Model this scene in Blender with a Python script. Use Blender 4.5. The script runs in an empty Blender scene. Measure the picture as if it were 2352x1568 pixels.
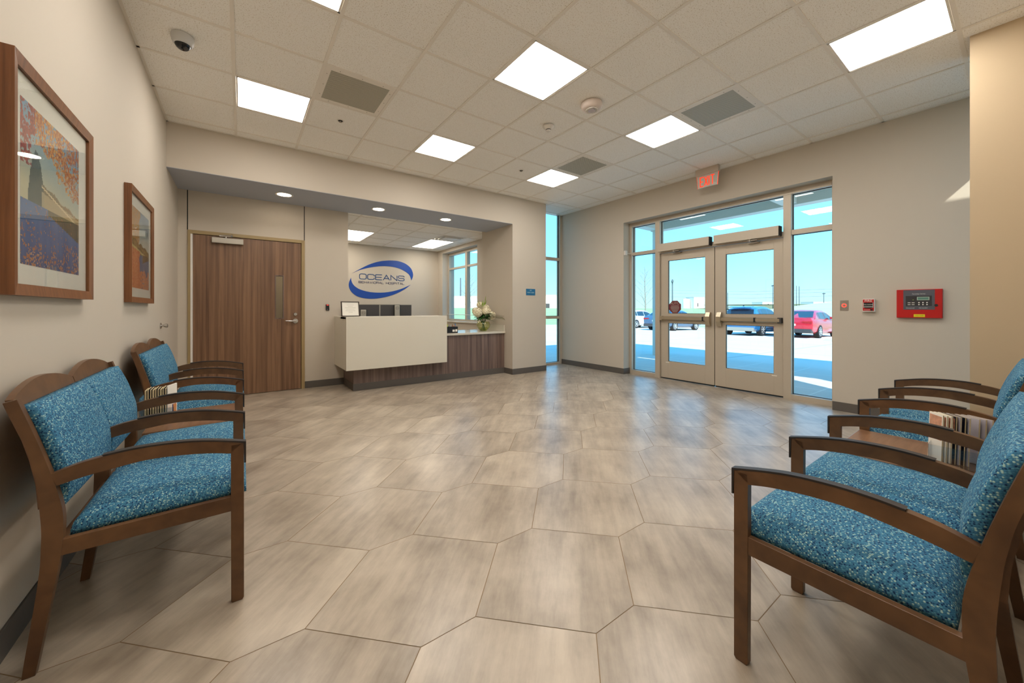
import bpy, bmesh, math, random
from mathutils import Vector, Matrix, Euler
random.seed(7)
S = bpy.context.scene
COL = S.collection
PI = math.pi

# ------------------------------------------------------------------ camera
cd = bpy.data.cameras.new('camera'); cam = bpy.data.objects.new('camera', cd); COL.objects.link(cam)
cd.sensor_width = 36.0; cd.sensor_fit = 'HORIZONTAL'
cd.lens = 851.5 / 2352 * 36.0
cd.shift_x = (1176 - 1160.9) / 2352
cd.shift_y = (709.7 - 784) / 2352
cd.clip_start = 0.02; cd.clip_end = 2000
cam.location = (0, 0, 1.172); cam.rotation_euler = (PI / 2, 0, -0.6185)
S.camera = cam

# ------------------------------------------------------------------ view + world + sun
S.view_settings.view_transform = 'Standard'
try: S.view_settings.look = 'None'
except Exception: pass
S.view_settings.exposure = 0.0; S.view_settings.gamma = 1.0; S.view_settings.use_curve_mapping = False
try:
    S.cycles.use_denoising = True
    S.cycles.max_bounces = 10; S.cycles.diffuse_bounces = 6; S.cycles.glossy_bounces = 4
    S.cycles.transparent_max_bounces = 16; S.cycles.transmission_bounces = 8
    S.cycles.sample_clamp_indirect = 6.0
    S.cycles.caustics_reflective = False; S.cycles.caustics_refractive = False
except Exception: pass

def srgb(r, g, b):
    f = lambda c: (c / 255 / 12.92) if c / 255 <= 0.04045 else ((c / 255 + 0.055) / 1.055) ** 2.4
    return (f(r), f(g), f(b), 1)

W = bpy.data.worlds.new('sky'); S.world = W; W.use_nodes = True
nt = W.node_tree; nt.nodes.clear()
wo = nt.nodes.new('ShaderNodeOutputWorld'); bg = nt.nodes.new('ShaderNodeBackground')
tc = nt.nodes.new('ShaderNodeTexCoord'); sx = nt.nodes.new('ShaderNodeSeparateXYZ')
rp = nt.nodes.new('ShaderNodeValToRGB')
rp.color_ramp.elements[0].position = 0.0; rp.color_ramp.elements[0].color = (0.74, 1.12, 1.08, 1)
rp.color_ramp.elements[1].position = 1.0; rp.color_ramp.elements[1].color = (0.18, 0.95, 2.0, 1)
e = rp.color_ramp.elements.new(0.12); e.color = (0.48, 1.20, 1.7, 1)
e = rp.color_ramp.elements.new(0.30); e.color = (0.32, 1.25, 2.3, 1)
e = rp.color_ramp.elements.new(0.55); e.color = (0.20, 1.15, 2.4, 1)
nt.links.new(tc.outputs['Generated'], sx.inputs[0]); nt.links.new(sx.outputs['Z'], rp.inputs[0])
nt.links.new(rp.outputs[0], bg.inputs[0]); bg.inputs[1].default_value = 1.1
nt.links.new(bg.outputs[0], wo.inputs[0])

SUN_DIR = Vector((0.64, 0.92, -1.0)).normalized()
sl = bpy.data.lights.new('sun', 'SUN'); so = bpy.data.objects.new('sun', sl); COL.objects.link(so)
sl.energy = 8.0; sl.angle = math.radians(0.6); sl.color = (1.0, 0.95, 0.86)
so.rotation_euler = SUN_DIR.to_track_quat('-Z', 'Y').to_euler(); so.location = (0, -10, 20)

# ------------------------------------------------------------------ helpers
class MB:
    def __init__(s): s.bm = bmesh.new(); s.mi = 0
    def _f(s, vs):
        try:
            f = s.bm.faces.new(vs); f.material_index = s.mi; return f
        except ValueError: return None
    def box(s, x0, x1, y0, y1, z0, z1, bev=0, M=None):
        if x0 > x1: x0, x1 = x1, x0
        if y0 > y1: y0, y1 = y1, y0
        if z0 > z1: z0, z1 = z1, z0
        P = [(x0,y0,z0),(x1,y0,z0),(x1,y1,z0),(x0,y1,z0),(x0,y0,z1),(x1,y0,z1),(x1,y1,z1),(x0,y1,z1)]
        v = [s.bm.verts.new(M @ Vector(p) if M else p) for p in P]
        fs = [s._f([v[i] for i in q]) for q in ((3,2,1,0),(4,5,6,7),(0,1,5,4),(1,2,6,5),(2,3,7,6),(3,0,4,7))]
        if bev:
            es = list({e for f in fs for e in f.edges})
            r = bmesh.ops.bevel(s.bm, geom=es, offset=bev, segments=2, affect='EDGES', profile=0.6)
            for f in r['faces']: f.material_index = s.mi
        return s
    def prism(s, pts, axis, a, b, bev=0, M=None):
        """polygon pts (2D) extruded along axis from a to b. x:(y,z) y:(x,z) z:(x,y)"""
        def mk(p, t):
            q = {'x': (t, p[0], p[1]), 'y': (p[0], t, p[1]), 'z': (p[0], p[1], t)}[axis]
            return M @ Vector(q) if M else q
        A = [s.bm.verts.new(mk(p, a)) for p in pts]; B = [s.bm.verts.new(mk(p, b)) for p in pts]
        n = len(pts); fs = [s._f(A[::-1]), s._f(B)]
        for i in range(n): fs.append(s._f([A[i], A[(i+1) % n], B[(i+1) % n], B[i]]))
        fs = [f for f in fs if f]
        if bev:
            es = list({e for f in fs[:2] for e in f.edges})
            r = bmesh.ops.bevel(s.bm, geom=es, offset=bev, segments=2, affect='EDGES', profile=0.6)
            for f in r['faces']: f.material_index = s.mi
        return s
    def lathe(s, prof, c=(0,0,0), seg=24, M=None, cap=True):
        c = Vector(c); rings = []
        for r, z in prof:
            rings.append([s.bm.verts.new((M @ Vector((r*math.cos(2*PI*i/seg), r*math.sin(2*PI*i/seg), z)) if M else
                          Vector((r*math.cos(2*PI*i/seg), r*math.sin(2*PI*i/seg), z))) + c) for i in range(seg)])
        for a, b in zip(rings, rings[1:]):
            for i in range(seg): s._f([a[i], a[(i+1) % seg], b[(i+1) % seg], b[i]])
        if cap:
            s._f(rings[0][::-1]); s._f(rings[-1])
        return s
    def cyl(s, p, q, r, r2=None, seg=12):
        p, q = Vector(p), Vector(q); d = q - p
        M = d.to_track_quat('Z', 'Y').to_matrix().to_4x4()
        return s.lathe([(r, 0), (r if r2 is None else r2, d.length)], c=p, seg=seg, M=M)
    def tube(s, pts, rs, seg=8):
        pts = [Vector(p) for p in pts]
        if not hasattr(rs, '__len__'): rs = [rs] * len(pts)
        rings = []
        for i, p in enumerate(pts):
            t = (pts[min(i+1, len(pts)-1)] - pts[max(i-1, 0)]).normalized()
            M = t.to_track_quat('Z', 'Y').to_matrix()
            rings.append([s.bm.verts.new(p + M @ Vector((rs[i]*math.cos(2*PI*k/seg), rs[i]*math.sin(2*PI*k/seg), 0))) for k in range(seg)])
        for a, b in zip(rings, rings[1:]):
            # match nearest start vertex to avoid twist
            off = min(range(seg), key=lambda o: (a[0].co - b[o].co).length)
            for k in range(seg): s._f([a[k], a[(k+1) % seg], b[(k+1+off) % seg], b[(k+off) % seg]])
        s._f(rings[0][::-1]); s._f(rings[-1])
        return s
    def ball(s, c, rx, ry=None, rz=None, seg=16, rings=10, M=None):
        ry = ry or rx; rz = rz or rx; c = Vector(c)
        prev = None
        top = s.bm.verts.new(c + (M @ Vector((0,0,rz)) if M else Vector((0,0,rz))))
        bot = s.bm.verts.new(c + (M @ Vector((0,0,-rz)) if M else Vector((0,0,-rz))))
        R = []
        for j in range(1, rings):
            a = PI * j / rings
            ring = []
            for i in range(seg):
                b = 2*PI*i/seg; v = Vector((rx*math.sin(a)*math.cos(b), ry*math.sin(a)*math.sin(b), rz*math.cos(a)))
                ring.append(s.bm.verts.new(c + (M @ v if M else v)))
            R.append(ring)
        for i in range(seg):
            s._f([top, R[0][i], R[0][(i+1) % seg]]); s._f([bot, R[-1][(i+1) % seg], R[-1][i]])
        for a, b in zip(R, R[1:]):
            for i in range(seg): s._f([a[i], b[i], b[(i+1) % seg], a[(i+1) % seg]])
        return s
    def quad(s, *P):
        s._f([s.bm.verts.new(p) for p in P]); return s
    def build(s, name, mats, parent=None, smooth=False, loc=None, rot=None, keep=False):
        me = bpy.data.meshes.new(name)
        bmesh.ops.recalc_face_normals(s.bm, faces=s.bm.faces[:]) if not keep else None
        if smooth:
            for f in s.bm.faces: f.smooth = True
        s.bm.to_mesh(me); s.bm.free()
        if not isinstance(mats, (list, tuple)): mats = [mats]
        for m in mats: me.materials.append(m)
        if smooth and smooth != 'all':
            try: me.set_sharp_from_angle(angle=math.radians(38))
            except Exception: pass
        o = bpy.data.objects.new(name, me); COL.objects.link(o)
        if parent: o.parent = parent
        if loc is not None: o.location = loc
        if rot is not None: o.rotation_euler = rot
        return o

def tag(o, label=None, cat=None, group=None, kind=None):
    if label: o['label'] = label
    if cat: o['category'] = cat
    if group: o['group'] = group
    if kind: o['kind'] = kind
    return o
def thing(name, label, cat, loc=(0,0,0), rz=0, group=None):
    o = bpy.data.objects.new(name, None); COL.objects.link(o); o.empty_display_size = 0.1
    o.location = loc; o.rotation_euler = (0, 0, rz); return tag(o, label, cat, group)
def copy_thing(root, loc, rz, label, group=None):
    r = root.copy(); COL.objects.link(r); r.location = loc; r.rotation_euler = (0, 0, rz); r['label'] = label
    if group: r['group'] = group
    for ch in list(root.children):
        c = ch.copy(); COL.objects.link(c); c.parent = r
        for g in ch.children:
            d = g.copy(); COL.objects.link(d); d.parent = c
    return r
def struct(name, mb, mat, parent=None, **k):
    o = mb.build(name, mat, parent, **k)
    if not parent: o['kind'] = 'structure'
    return o

def text_part(name, txt, size, mat, parent, loc, rot, depth=0.0006, xs=1.0, align='CENTER'):
    cu = bpy.data.curves.new(name, 'FONT'); cu.body = txt; cu.size = size; cu.extrude = depth
    cu.align_x = align; cu.align_y = 'CENTER'; cu.resolution_u = 3
    to = bpy.data.objects.new('tmp', cu)
    me = bpy.data.meshes.new_from_object(to); bpy.data.objects.remove(to)
    me.name = name; me.materials.clear(); me.materials.append(mat)
    for v in me.vertices: v.co.x *= xs
    o = bpy.data.objects.new(name, me); COL.objects.link(o); o.parent = parent
    o.location = loc; o.rotation_euler = rot
    return o
ROT_W = (PI/2, 0, -PI/2)      # text on a face looking to -X
ROT_S = (PI/2, 0, 0)          # text on a face looking to -Y

# ------------------------------------------------------------------ materials
def mat(name, col, rough=0.6, metal=0.0, spec=0.5, emit=None, es=0, bump=0, bscale=200, var=0, vscale=3, coat=0, alpha=None):
    m = bpy.data.materials.new(name); m.use_nodes = True
    n = m.node_tree.nodes; l = m.node_tree.links; b = n['Principled BSDF']
    b.inputs['Base Color'].default_value = col if len(col) == 4 else (*col, 1)
    b.inputs['Roughness'].default_value = rough; b.inputs['Metallic'].default_value = metal
    b.inputs['Specular IOR Level'].default_value = spec
    if coat: b.inputs['Coat Weight'].default_value = coat; b.inputs['Coat Roughness'].default_value = 0.05
    if emit: b.inputs['Emission Color'].default_value = (*emit[:3], 1); b.inputs['Emission Strength'].default_value = es
    tc = n.new('ShaderNodeTexCoord')
    if var:
        no = n.new('ShaderNodeTexNoise'); no.inputs['Scale'].default_value = vscale; no.inputs['Detail'].default_value = 5
        l.new(tc.outputs['Object'], no.inputs['Vector'])
        mx = n.new('ShaderNodeMixRGB'); mx.blend_type = 'MIX'
        c = b.inputs['Base Color'].default_value
        mx.inputs[1].default_value = [max(0, x*(1-var)) for x in c[:3]] + [1]
        mx.inputs[2].default_value = [min(1, x*(1+var)) for x in c[:3]] + [1]
        l.new(no.outputs[0], mx.inputs[0]); l.new(mx.outputs[0], b.inputs['Base Color'])
    if bump:
        no = n.new('ShaderNodeTexNoise'); no.inputs['Scale'].default_value = bscale
        l.new(tc.outputs['Object'], no.inputs['Vector'])
        bp = n.new('ShaderNodeBump'); bp.inputs['Strength'].default_value = bump; bp.inputs['Distance'].default_value = 0.002
        l.new(no.outputs[0], bp.inputs['Height']); l.new(bp.outputs[0], b.inputs['Normal'])
    return m

def wood(name, dark, light, scale=(26, 26, 1.3), rough=0.42, rot=(0,0,0), detail=6, spec=0.5, contrast=(0.3, 0.7)):
    m = bpy.data.materials.new(name); m.use_nodes = True
    n = m.node_tree.nodes; l = m.node_tree.links; b = n['Principled BSDF']
    tc = n.new('ShaderNodeTexCoord'); mp = n.new('ShaderNodeMapping')
    mp.inputs['Scale'].default_value = scale; mp.inputs['Rotation'].default_value = rot
    l.new(tc.outputs['Object'], mp.inputs[0])
    no = n.new('ShaderNodeTexNoise'); no.inputs['Scale'].default_value = 1.0; no.inputs['Detail'].default_value = detail
    no.inputs['Roughness'].default_value = 0.65; no.inputs['Distortion'].default_value = 0.3
    l.new(mp.outputs[0], no.inputs['Vector'])
    r = n.new('ShaderNodeValToRGB'); r.color_ramp.elements[0].position = contrast[0]; r.color_ramp.elements[1].position = contrast[1]
    r.color_ramp.elements[0].color = dark; r.color_ramp.elements[1].color = light
    l.new(no.outputs[0], r.inputs[0]); l.new(r.outputs[0], b.inputs['Base Color'])
    b.inputs['Roughness'].default_value = rough; b.inputs['Specular IOR Level'].default_value = spec
    return m

def glass_mat(name, tint=(0.93, 0.98, 0.98), gloss=1.0):
    m = bpy.data.materials.new(name); m.use_nodes = True
    n = m.node_tree.nodes; l = m.node_tree.links; n.clear()
    o = n.new('ShaderNodeOutputMaterial'); mx = n.new('ShaderNodeMixShader')
    t = n.new('ShaderNodeBsdfTransparent'); t.inputs[0].default_value = (*tint, 1)
    g = n.new('ShaderNodeBsdfGlossy'); g.inputs['Roughness'].default_value = 0.0
    f = n.new('ShaderNodeLayerWeight'); f.inputs[0].default_value = 0.5
    pw = n.new('ShaderNodeMath'); pw.operation = 'POWER'; pw.inputs[1].default_value = 5.0; l.new(f.outputs['Facing'], pw.inputs[0])
    ma = n.new('ShaderNodeMath'); ma.operation = 'MULTIPLY_ADD'; ma.inputs[1].default_value = 0.96; ma.inputs[2].default_value = 0.04; l.new(pw.outputs[0], ma.inputs[0])
    mu = n.new('ShaderNodeMath'); mu.operation = 'MULTIPLY'; mu.inputs[1].default_value = gloss
    l.new(ma.outputs[0], mu.inputs[0]); l.new(mu.outputs[0], mx.inputs[0])
    l.new(t.outputs[0], mx.inputs[1]); l.new(g.outputs[0], mx.inputs[2]); l.new(mx.outputs[0], o.inputs[0])
    return m

def fabric(name):
    m = bpy.data.materials.new(name); m.use_nodes = True
    n = m.node_tree.nodes; l = m.node_tree.links; b = n['Principled BSDF']
    tc = n.new('ShaderNodeTexCoord')
    mp = n.new('ShaderNodeMapping'); mp.inputs['Scale'].default_value = (165, 215, 215); mp.inputs['Rotation'].default_value = (0.3, 0.2, 0.5)
    l.new(tc.outputs['Object'], mp.inputs[0])
    v = n.new('ShaderNodeTexVoronoi'); v.inputs['Scale'].default_value = 1.0; v.inputs['Randomness'].default_value = 0.4
    l.new(mp.outputs[0], v.inputs['Vector'])
    sp = n.new('ShaderNodeSeparateColor'); l.new(v.outputs['Color'], sp.inputs[0])
    r = n.new('ShaderNodeValToRGB'); cr = r.color_ramp; cr.interpolation = 'CONSTANT'
    cr.elements[0].position = 0.0; cr.elements[0].color = srgb(20, 52, 90)
    cr.elements[1].position = 0.26; cr.elements[1].color = srgb(56, 112, 145)
    e = cr.elements.new(0.52); e.color = srgb(84, 144, 168)
    e = cr.elements.new(0.78); e.color = srgb(162, 196, 190)
    l.new(sp.outputs[0], r.inputs[0])
    r2 = n.new('ShaderNodeValToRGB'); r2.color_ramp.elements[0].position = 0.30; r2.color_ramp.elements[1].position = 0.62
    r2.color_ramp.elements[0].color = (1,1,1,1); r2.color_ramp.elements[1].color = (0,0,0,1)
    l.new(v.outputs['Distance'], r2.inputs[0])
    mx = n.new('ShaderNodeMixRGB'); mx.inputs[1].default_value = srgb(58, 114, 146)
    l.new(r2.outputs[0], mx.inputs[0]); l.new(r.outputs[0], mx.inputs[2]); l.new(mx.outputs[0], b.inputs['Base Color'])
    bp = n.new('ShaderNodeBump'); bp.inputs['Strength'].default_value = 0.35; bp.inputs['Distance'].default_value = 0.002
    l.new(r2.outputs[0], bp.inputs['Height']); l.new(bp.outputs[0], b.inputs['Normal'])
    b.inputs['Roughness'].default_value = 0.85; b.inputs['Specular IOR Level'].default_value = 0.25
    try: b.inputs['Sheen Weight'].default_value = 0.0
    except Exception: pass
    return m

M = {}
M['wall'] = mat('wall_covering', srgb(200, 190, 175), 0.75, bump=0.06, bscale=400, spec=0.3)
M['wall_accent'] = mat('accent_wall_covering', srgb(196, 176, 146), 0.75, bump=0.06, bscale=400, spec=0.3)
M['soffit'] = mat('soffit_daylight_tint', srgb(176, 182, 194), 0.7, spec=0.3)  # blue daylight falling on the soffit is put into this base colour
M['base'] = mat('rubber_base', srgb(92, 86, 80), 0.5)
M['plaster'] = mat('exterior_plaster', srgb(190, 182, 168), 0.85)
M['grid'] = mat('ceiling_grid_white', srgb(236, 230, 220), 0.5)
M['alu'] = mat('clear_anodised_aluminium', srgb(196, 184, 166), 0.42, metal=0.25)
M['gap'] = mat('dark_gap', srgb(30, 28, 26), 0.8)
M['gold'] = mat('tan_door_frame_paint', srgb(158, 136, 94), 0.45)
M['door'] = wood('door_veneer', srgb(88, 60, 42), srgb(150, 114, 84), scale=(26, 26, 0.5), rough=0.4)
M['desk'] = wood('desk_laminate', srgb(74, 58, 52), srgb(134, 112, 102), scale=(30, 30, 0.6), rough=0.4)
M['chairwood'] = wood('walnut_stained_wood', srgb(78, 52, 31), srgb(112, 79, 50), scale=(7, 7, 7), rough=0.36, detail=3)
M['framewood'] = wood('picture_frame_wood', srgb(98, 58, 30), srgb(134, 86, 50), scale=(60, 60, 2), rough=0.35)
M['caprubber'] = mat('black_arm_cap', srgb(38, 32, 30), 0.5)
M['fabric'] = fabric('teal_woven_fabric')
M['solid'] = mat('cream_solid_surface', srgb(214, 208, 192), 0.35, var=0.02, vscale=2)
M['quartz'] = mat('cream_quartz', srgb(210, 204, 190), 0.16, var=0.04, vscale=60)
M['white'] = mat('white_plastic', srgb(225, 220, 212), 0.4)
M['matwhite'] = mat('white_mat_board', srgb(232, 228, 218), 0.8)
M['black'] = mat('black_plastic', srgb(22, 22, 24), 0.4)
M['dark'] = mat('dark_grey_plastic', srgb(62, 60, 60), 0.5)
M['silver'] = mat('silver_plastic', srgb(176, 170, 158), 0.35, metal=0.5)
M['chrome'] = mat('satin_chrome', srgb(200, 196, 190), 0.25, metal=0.9)
M['nickel'] = mat('satin_nickel', srgb(190, 176, 152), 0.35, metal=0.8)
M['steel'] = mat('brushed_steel', srgb(170, 160, 148), 0.35, metal=0.8)
M['glass'] = glass_mat('clear_glazing', (0.965, 0.99, 0.99))
M['pictureglass'] = glass_mat('picture_glazing', (0.98, 0.99, 0.98), 0.9)
M['acrylic'] = glass_mat('clear_acrylic', (0.92, 0.95, 0.97), 1.6)
M['red'] = mat('fire_red_paint', srgb(190, 8, 8), 0.35)
M['redglow'] = mat('red_led', srgb(255, 60, 50), 0.4, emit=(1, 0.08, 0.05), es=1.5)
M['exitred'] = mat('exit_letter_red', srgb(255, 50, 20), 0.5, emit=(1.0, 0.05, 0.01), es=1.0)
M['panelgrey'] = mat('slate_grey_plate', srgb(84, 84, 92), 0.5)
M['lcd'] = mat('green_lcd', srgb(86, 130, 116), 0.3)
M['yellow'] = mat('yellow_sticker', srgb(232, 214, 20), 0.5)
M['blue'] = mat('logo_blue', srgb(20, 72, 160), 0.45)
M['logonavy'] = mat('logo_navy', srgb(34, 76, 128), 0.45)
M['logogrey'] = mat('logo_slate', srgb(108, 108, 126), 0.45)
M['plaque'] = mat('teal_blue_plaque', srgb(20, 104, 148), 0.4)
M['paper'] = mat('white_paper', srgb(238, 234, 222), 0.7)
M['cream'] = mat('cream_paper', srgb(206, 190, 150), 0.7, var=0.15, vscale=90)
M['green'] = mat('leaf_green', srgb(46, 92, 34), 0.5, var=0.35, vscale=14)
M['lime'] = mat('lime_green_bud', srgb(132, 158, 48), 0.5)
M['petal'] = mat('cream_petal', srgb(240, 232, 204), 0.6, bump=0.8, bscale=70)
M['vase'] = glass_mat('green_tinted_vase_glass', (0.93, 0.95, 0.80), 1.6)
M['water'] = glass_mat('vase_water', (0.86, 0.88, 0.52), 0.6)

# emissive lamp faces
def emis(name, col, st):
    m = bpy.data.materials.new(name); m.use_nodes = True; n = m.node_tree.nodes; l = m.node_tree.links; n.clear()
    o = n.new('ShaderNodeOutputMaterial'); e = n.new('ShaderNodeEmission'); e.inputs[0].default_value = (*col, 1); e.inputs[1].default_value = st
    l.new(e.outputs[0], o.inputs[0]); return m
M['panel'] = emis('troffer_diffuser', (1.0, 0.94, 0.87), 19.0)
M['panel_dim'] = emis('dimmed_troffer_diffuser', (1.0, 0.92, 0.80), 10.0)
M['down'] = emis('downlight_lens', (1.0, 0.86, 0.68), 30.0)

# ceiling tile with fine fissures
def tile_mat():
    m = mat('acoustic_ceiling_tile', srgb(249, 247, 242), 0.9, spec=0.1)
    n = m.node_tree.nodes; l = m.node_tree.links; b = n['Principled BSDF']
    tc = n.new('ShaderNodeTexCoord'); no = n.new('ShaderNodeTexNoise'); no.inputs['Scale'].default_value = 130; no.inputs['Detail'].default_value = 3
    l.new(tc.outputs['Object'], no.inputs['Vector'])
    r = n.new('ShaderNodeValToRGB'); r.color_ramp.elements[0].position = 0.33; r.color_ramp.elements[1].position = 0.43
    r.color_ramp.elements[0].color = srgb(214, 206, 192); r.color_ramp.elements[1].color = srgb(249, 247, 242)
    l.new(no.outputs[0], r.inputs[0]); l.new(r.outputs[0], b.inputs['Base Color'])
    return m
M['tile'] = tile_mat()

# perforated metal
def perf_mat():
    m = mat('perforated_metal', srgb(180, 174, 160), 0.5, metal=0.2)
    n = m.node_tree.nodes; l = m.node_tree.links; b = n['Principled BSDF']
    tc = n.new('ShaderNodeTexCoord'); v = n.new('ShaderNodeTexVoronoi'); v.inputs['Scale'].default_value = 95; v.inputs['Randomness'].default_value = 0.0
    mp = n.new('ShaderNodeMapping'); mp.inputs['Rotation'].default_value = (0, 0, PI/4); l.new(tc.outputs['Object'], mp.inputs[0])
    l.new(mp.outputs[0], v.inputs['Vector'])
    r = n.new('ShaderNodeValToRGB'); r.color_ramp.elements[0].position = 0.40; r.color_ramp.elements[1].position = 0.46
    r.color_ramp.elements[0].color = srgb(120, 120, 106); r.color_ramp.elements[1].color = srgb(208, 202, 186)
    l.new(v.outputs['Distance'], r.inputs[0]); l.new(r.outputs[0], b.inputs['Base Color'])
    return m
M['perf'] = perf_mat()

# floor tile: brushed concrete look, streaks along the room diagonal, shifted per tile
def floor_mat():
    m = mat('hexagon_floor_tile', srgb(160, 146, 128), 0.3, spec=0.95)
    n = m.node_tree.nodes; l = m.node_tree.links; b = n['Principled BSDF']
    tc = n.new('ShaderNodeTexCoord'); at = n.new('ShaderNodeAttribute'); at.attribute_name = 'rnd'
    sc = n.new('ShaderNodeVectorMath'); sc.operation = 'SCALE'; sc.inputs[3].default_value = 30; l.new(at.outputs['Color'], sc.inputs[0])
    ad = n.new('ShaderNodeVectorMath'); ad.operation = 'ADD'; l.new(tc.outputs['Object'], ad.inputs[0]); l.new(sc.outputs[0], ad.inputs[1])
    def streak(scale, rot, det, rgh):
        mq = n.new('ShaderNodeMapping'); mq.inputs['Rotation'].default_value = (0, 0, rot); l.new(ad.outputs[0], mq.inputs[0])
        ms = n.new('ShaderNodeMapping'); ms.inputs['Scale'].default_value = scale; l.new(mq.outputs[0], ms.inputs[0])
        no = n.new('ShaderNodeTexNoise'); no.inputs['Scale'].default_value = 1; no.inputs['Detail'].default_value = det; no.inputs['Roughness'].default_value = rgh
        l.new(ms.outputs[0], no.inputs['Vector']); return no
    a = streak((2.2, 9, 1), -PI/4, 7, 0.62); c = streak((3, 30, 1), -PI/4, 5, 0.7); d = streak((2.6, 2.6, 1), 0.4, 6, 0.6)
    s1 = n.new('ShaderNodeMath'); s1.operation = 'ADD'; l.new(a.outputs[0], s1.inputs[0]); l.new(d.outputs[0], s1.inputs[1])
    s2 = n.new('ShaderNodeMath'); s2.operation = 'MULTIPLY_ADD'; s2.inputs[1].default_value = 0.42; l.new(c.outputs[0], s2.inputs[0]); l.new(s1.outputs[0], s2.inputs[2])
    sp = n.new('ShaderNodeSeparateColor'); l.new(at.outputs['Color'], sp.inputs[0])
    s3 = n.new('ShaderNodeMath'); s3.operation = 'MULTIPLY_ADD'; s3.inputs[1].default_value = 0.16; l.new(sp.outputs[0], s3.inputs[0]); l.new(s2.outputs[0], s3.inputs[2])
    mr = n.new('ShaderNodeMapRange'); mr.inputs[1].default_value = 0.98; mr.inputs[2].default_value = 1.62; l.new(s3.outputs[0], mr.inputs[0])
    r = n.new('ShaderNodeMixRGB'); r.inputs[1].default_value = srgb(136, 122, 106); r.inputs[2].default_value = srgb(196, 182, 162)
    l.new(mr.outputs[0], r.inputs[0]); l.new(r.outputs[0], b.inputs['Base Color'])
    b.inputs['Roughness'].default_value = 0.32
    return m
M['floor'] = floor_mat()
M['grout'] = mat('tan_grout', srgb(134, 112, 84), 0.8)
# ------------------------------------------------------------------ room shell
XL, YF, YB, XD, H, SOF, YG = -0.656, 5.324, 6.20, 5.617, 3.179, 2.696, 5.85
YS = -0.29
m = MB(); m.box(XL-0.15, XL, YS-0.15, 9.55, 0, 3.4); struct('wall_left', m, M['wall'])
m = MB(); m.box(XL, 3.945, YF, YB, SOF, 3.4); struct('wall_header', m, [M['wall']])
m = MB(); m.box(XL, 3.945, YF+0.001, YB, SOF-0.004, SOF-0.0005); struct('ceiling_soffit', m, M['soffit'])
# back wall of the recess, with the door opening (frame outer -0.56..0.761, top 2.186)
m = MB()
m.box(XL, -0.53, YB, YB+0.15, 0, 3.4); m.box(-0.53, 0.73, YB, YB+0.15, 2.155, 3.4); m.box(0.73, 1.368, YB, YB+0.15, 0, 3.4)
m.box(1.368, 3.945, YB+0.0, YB+0.15, 2.745, 3.4)
struct('wall_back', m, M['wall'])
m = MB()
for x in (-0.562, 0.757): m.box(x-0.005, x+0.005, YB-0.0015, YB+0.001, 2.186, SOF-0.004)
struct('trim_1', m, M['gap'])
# north column / jamb and outer wall of the reception room
m = MB(); m.box(3.945, 4.737, YF, YB+0.15, 0, 3.4); struct('wall_column', m, M['wall'])
m = MB(); X0, X1 = 4.40, 4.75
m.box(X0, X1, YB+0.15, 7.30, 0, 3.4); m.box(X0, X1, 9.10, 9.60, 0, 3.4)
m.box(X0, X1, 7.30, 9.10, 0, 0.86); m.box(X0, X1, 7.30, 9.10, 2.66, 3.4)
struct('wall_reception_side', m, M['wall'])
m = MB(); m.box(XL-0.15, X1, 9.38, 9.55, 0, 3.4); struct('wall_reception_back', m, M['wall'])
m = MB(); m.box(1.05, 1.20, YB+0.15, 9.38, 0, 2.9); struct('wall_reception_left', m, M['wall'])
m = MB(); m.box(-0.656, 1.05, 8.2, 8.3, 0, 2.9); struct('wall_corridor', m, M['wall_accent'])
# door wall
OY0, OY1, OZ = 1.312, 4.214, 2.727
m = MB(); m.box(XD, 5.95, OY1, 5.95, 0, 3.4); m.box(XD, 5.95, OY0, OY1, OZ, 3.4); m.box(XD, 5.95, YS-0.15, OY0, 0, 3.4)
struct('wall_right', m, M['wall'])
# south pier, south wall
m = MB(); m.box(4.38, 4.737, YS-0.15, 0.242, 0, 3.4); struct('wall_pier', m, M['wall_accent'])
m = MB(); m.box(XL-0.15, 4.38, YS-0.15, YS, 0, 3.4); struct('wall_front', m, M['wall'])
m = MB(); m.box(4.40, 4.60, -7, YS-0.15, -0.2, 3.82); struct('wall_wing', m, M['plaster'])
m = MB(); m.box(XL-0.15, 5.95, YS-0.15, 5.95, 3.42, 3.62); m.box(XL-0.15, 4.75, 5.95, 9.6, 3.42, 3.62)
struct('ceiling_roof_block', m, M['plaster'])  # unseen roof slab, added to block sun and sky from above
# slot head / sills above the slots
m = MB(); m.box(4.737, XD, 5.80, 5.95, 3.24, 3.42); m.box(4.737, XD, YS-0.15, YS-0.0, 3.24, 3.42); struct('trim_2', m, M['wall'])

# baseboards
def baseb(name, segs):
    m = MB()
    for x0, x1, y0, y1 in segs: m.box(x0, x1, y0, y1, 0, 0.102, bev=0.002)
    struct(name, m, M['base'])
baseb('baseboard_left', [(XL, XL+0.008, YS, YB)])
baseb('baseboard_back', [(0.762, 1.298, YB-0.008, YB), (XL, -0.562, YB-0.008, YB)])
baseb('baseboard_column', [(3.945, 4.745, YF-0.008, YF), (3.937, 3.945, YF-0.008, 5.572), (4.737, 4.745, YF, 5.80)])
baseb('baseboard_right', [(XD-0.008, XD, OY1-0.008, 5.80), (XD, 5.79, OY1-0.008, OY1), (XD-0.008, XD, YS, OY0), ])
baseb('baseboard_front', [(XL, 4.38, YS, YS+0.008), (4.372, 4.38, YS, 0.25), (4.372, 4.745, 0.242, 0.25)])

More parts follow.
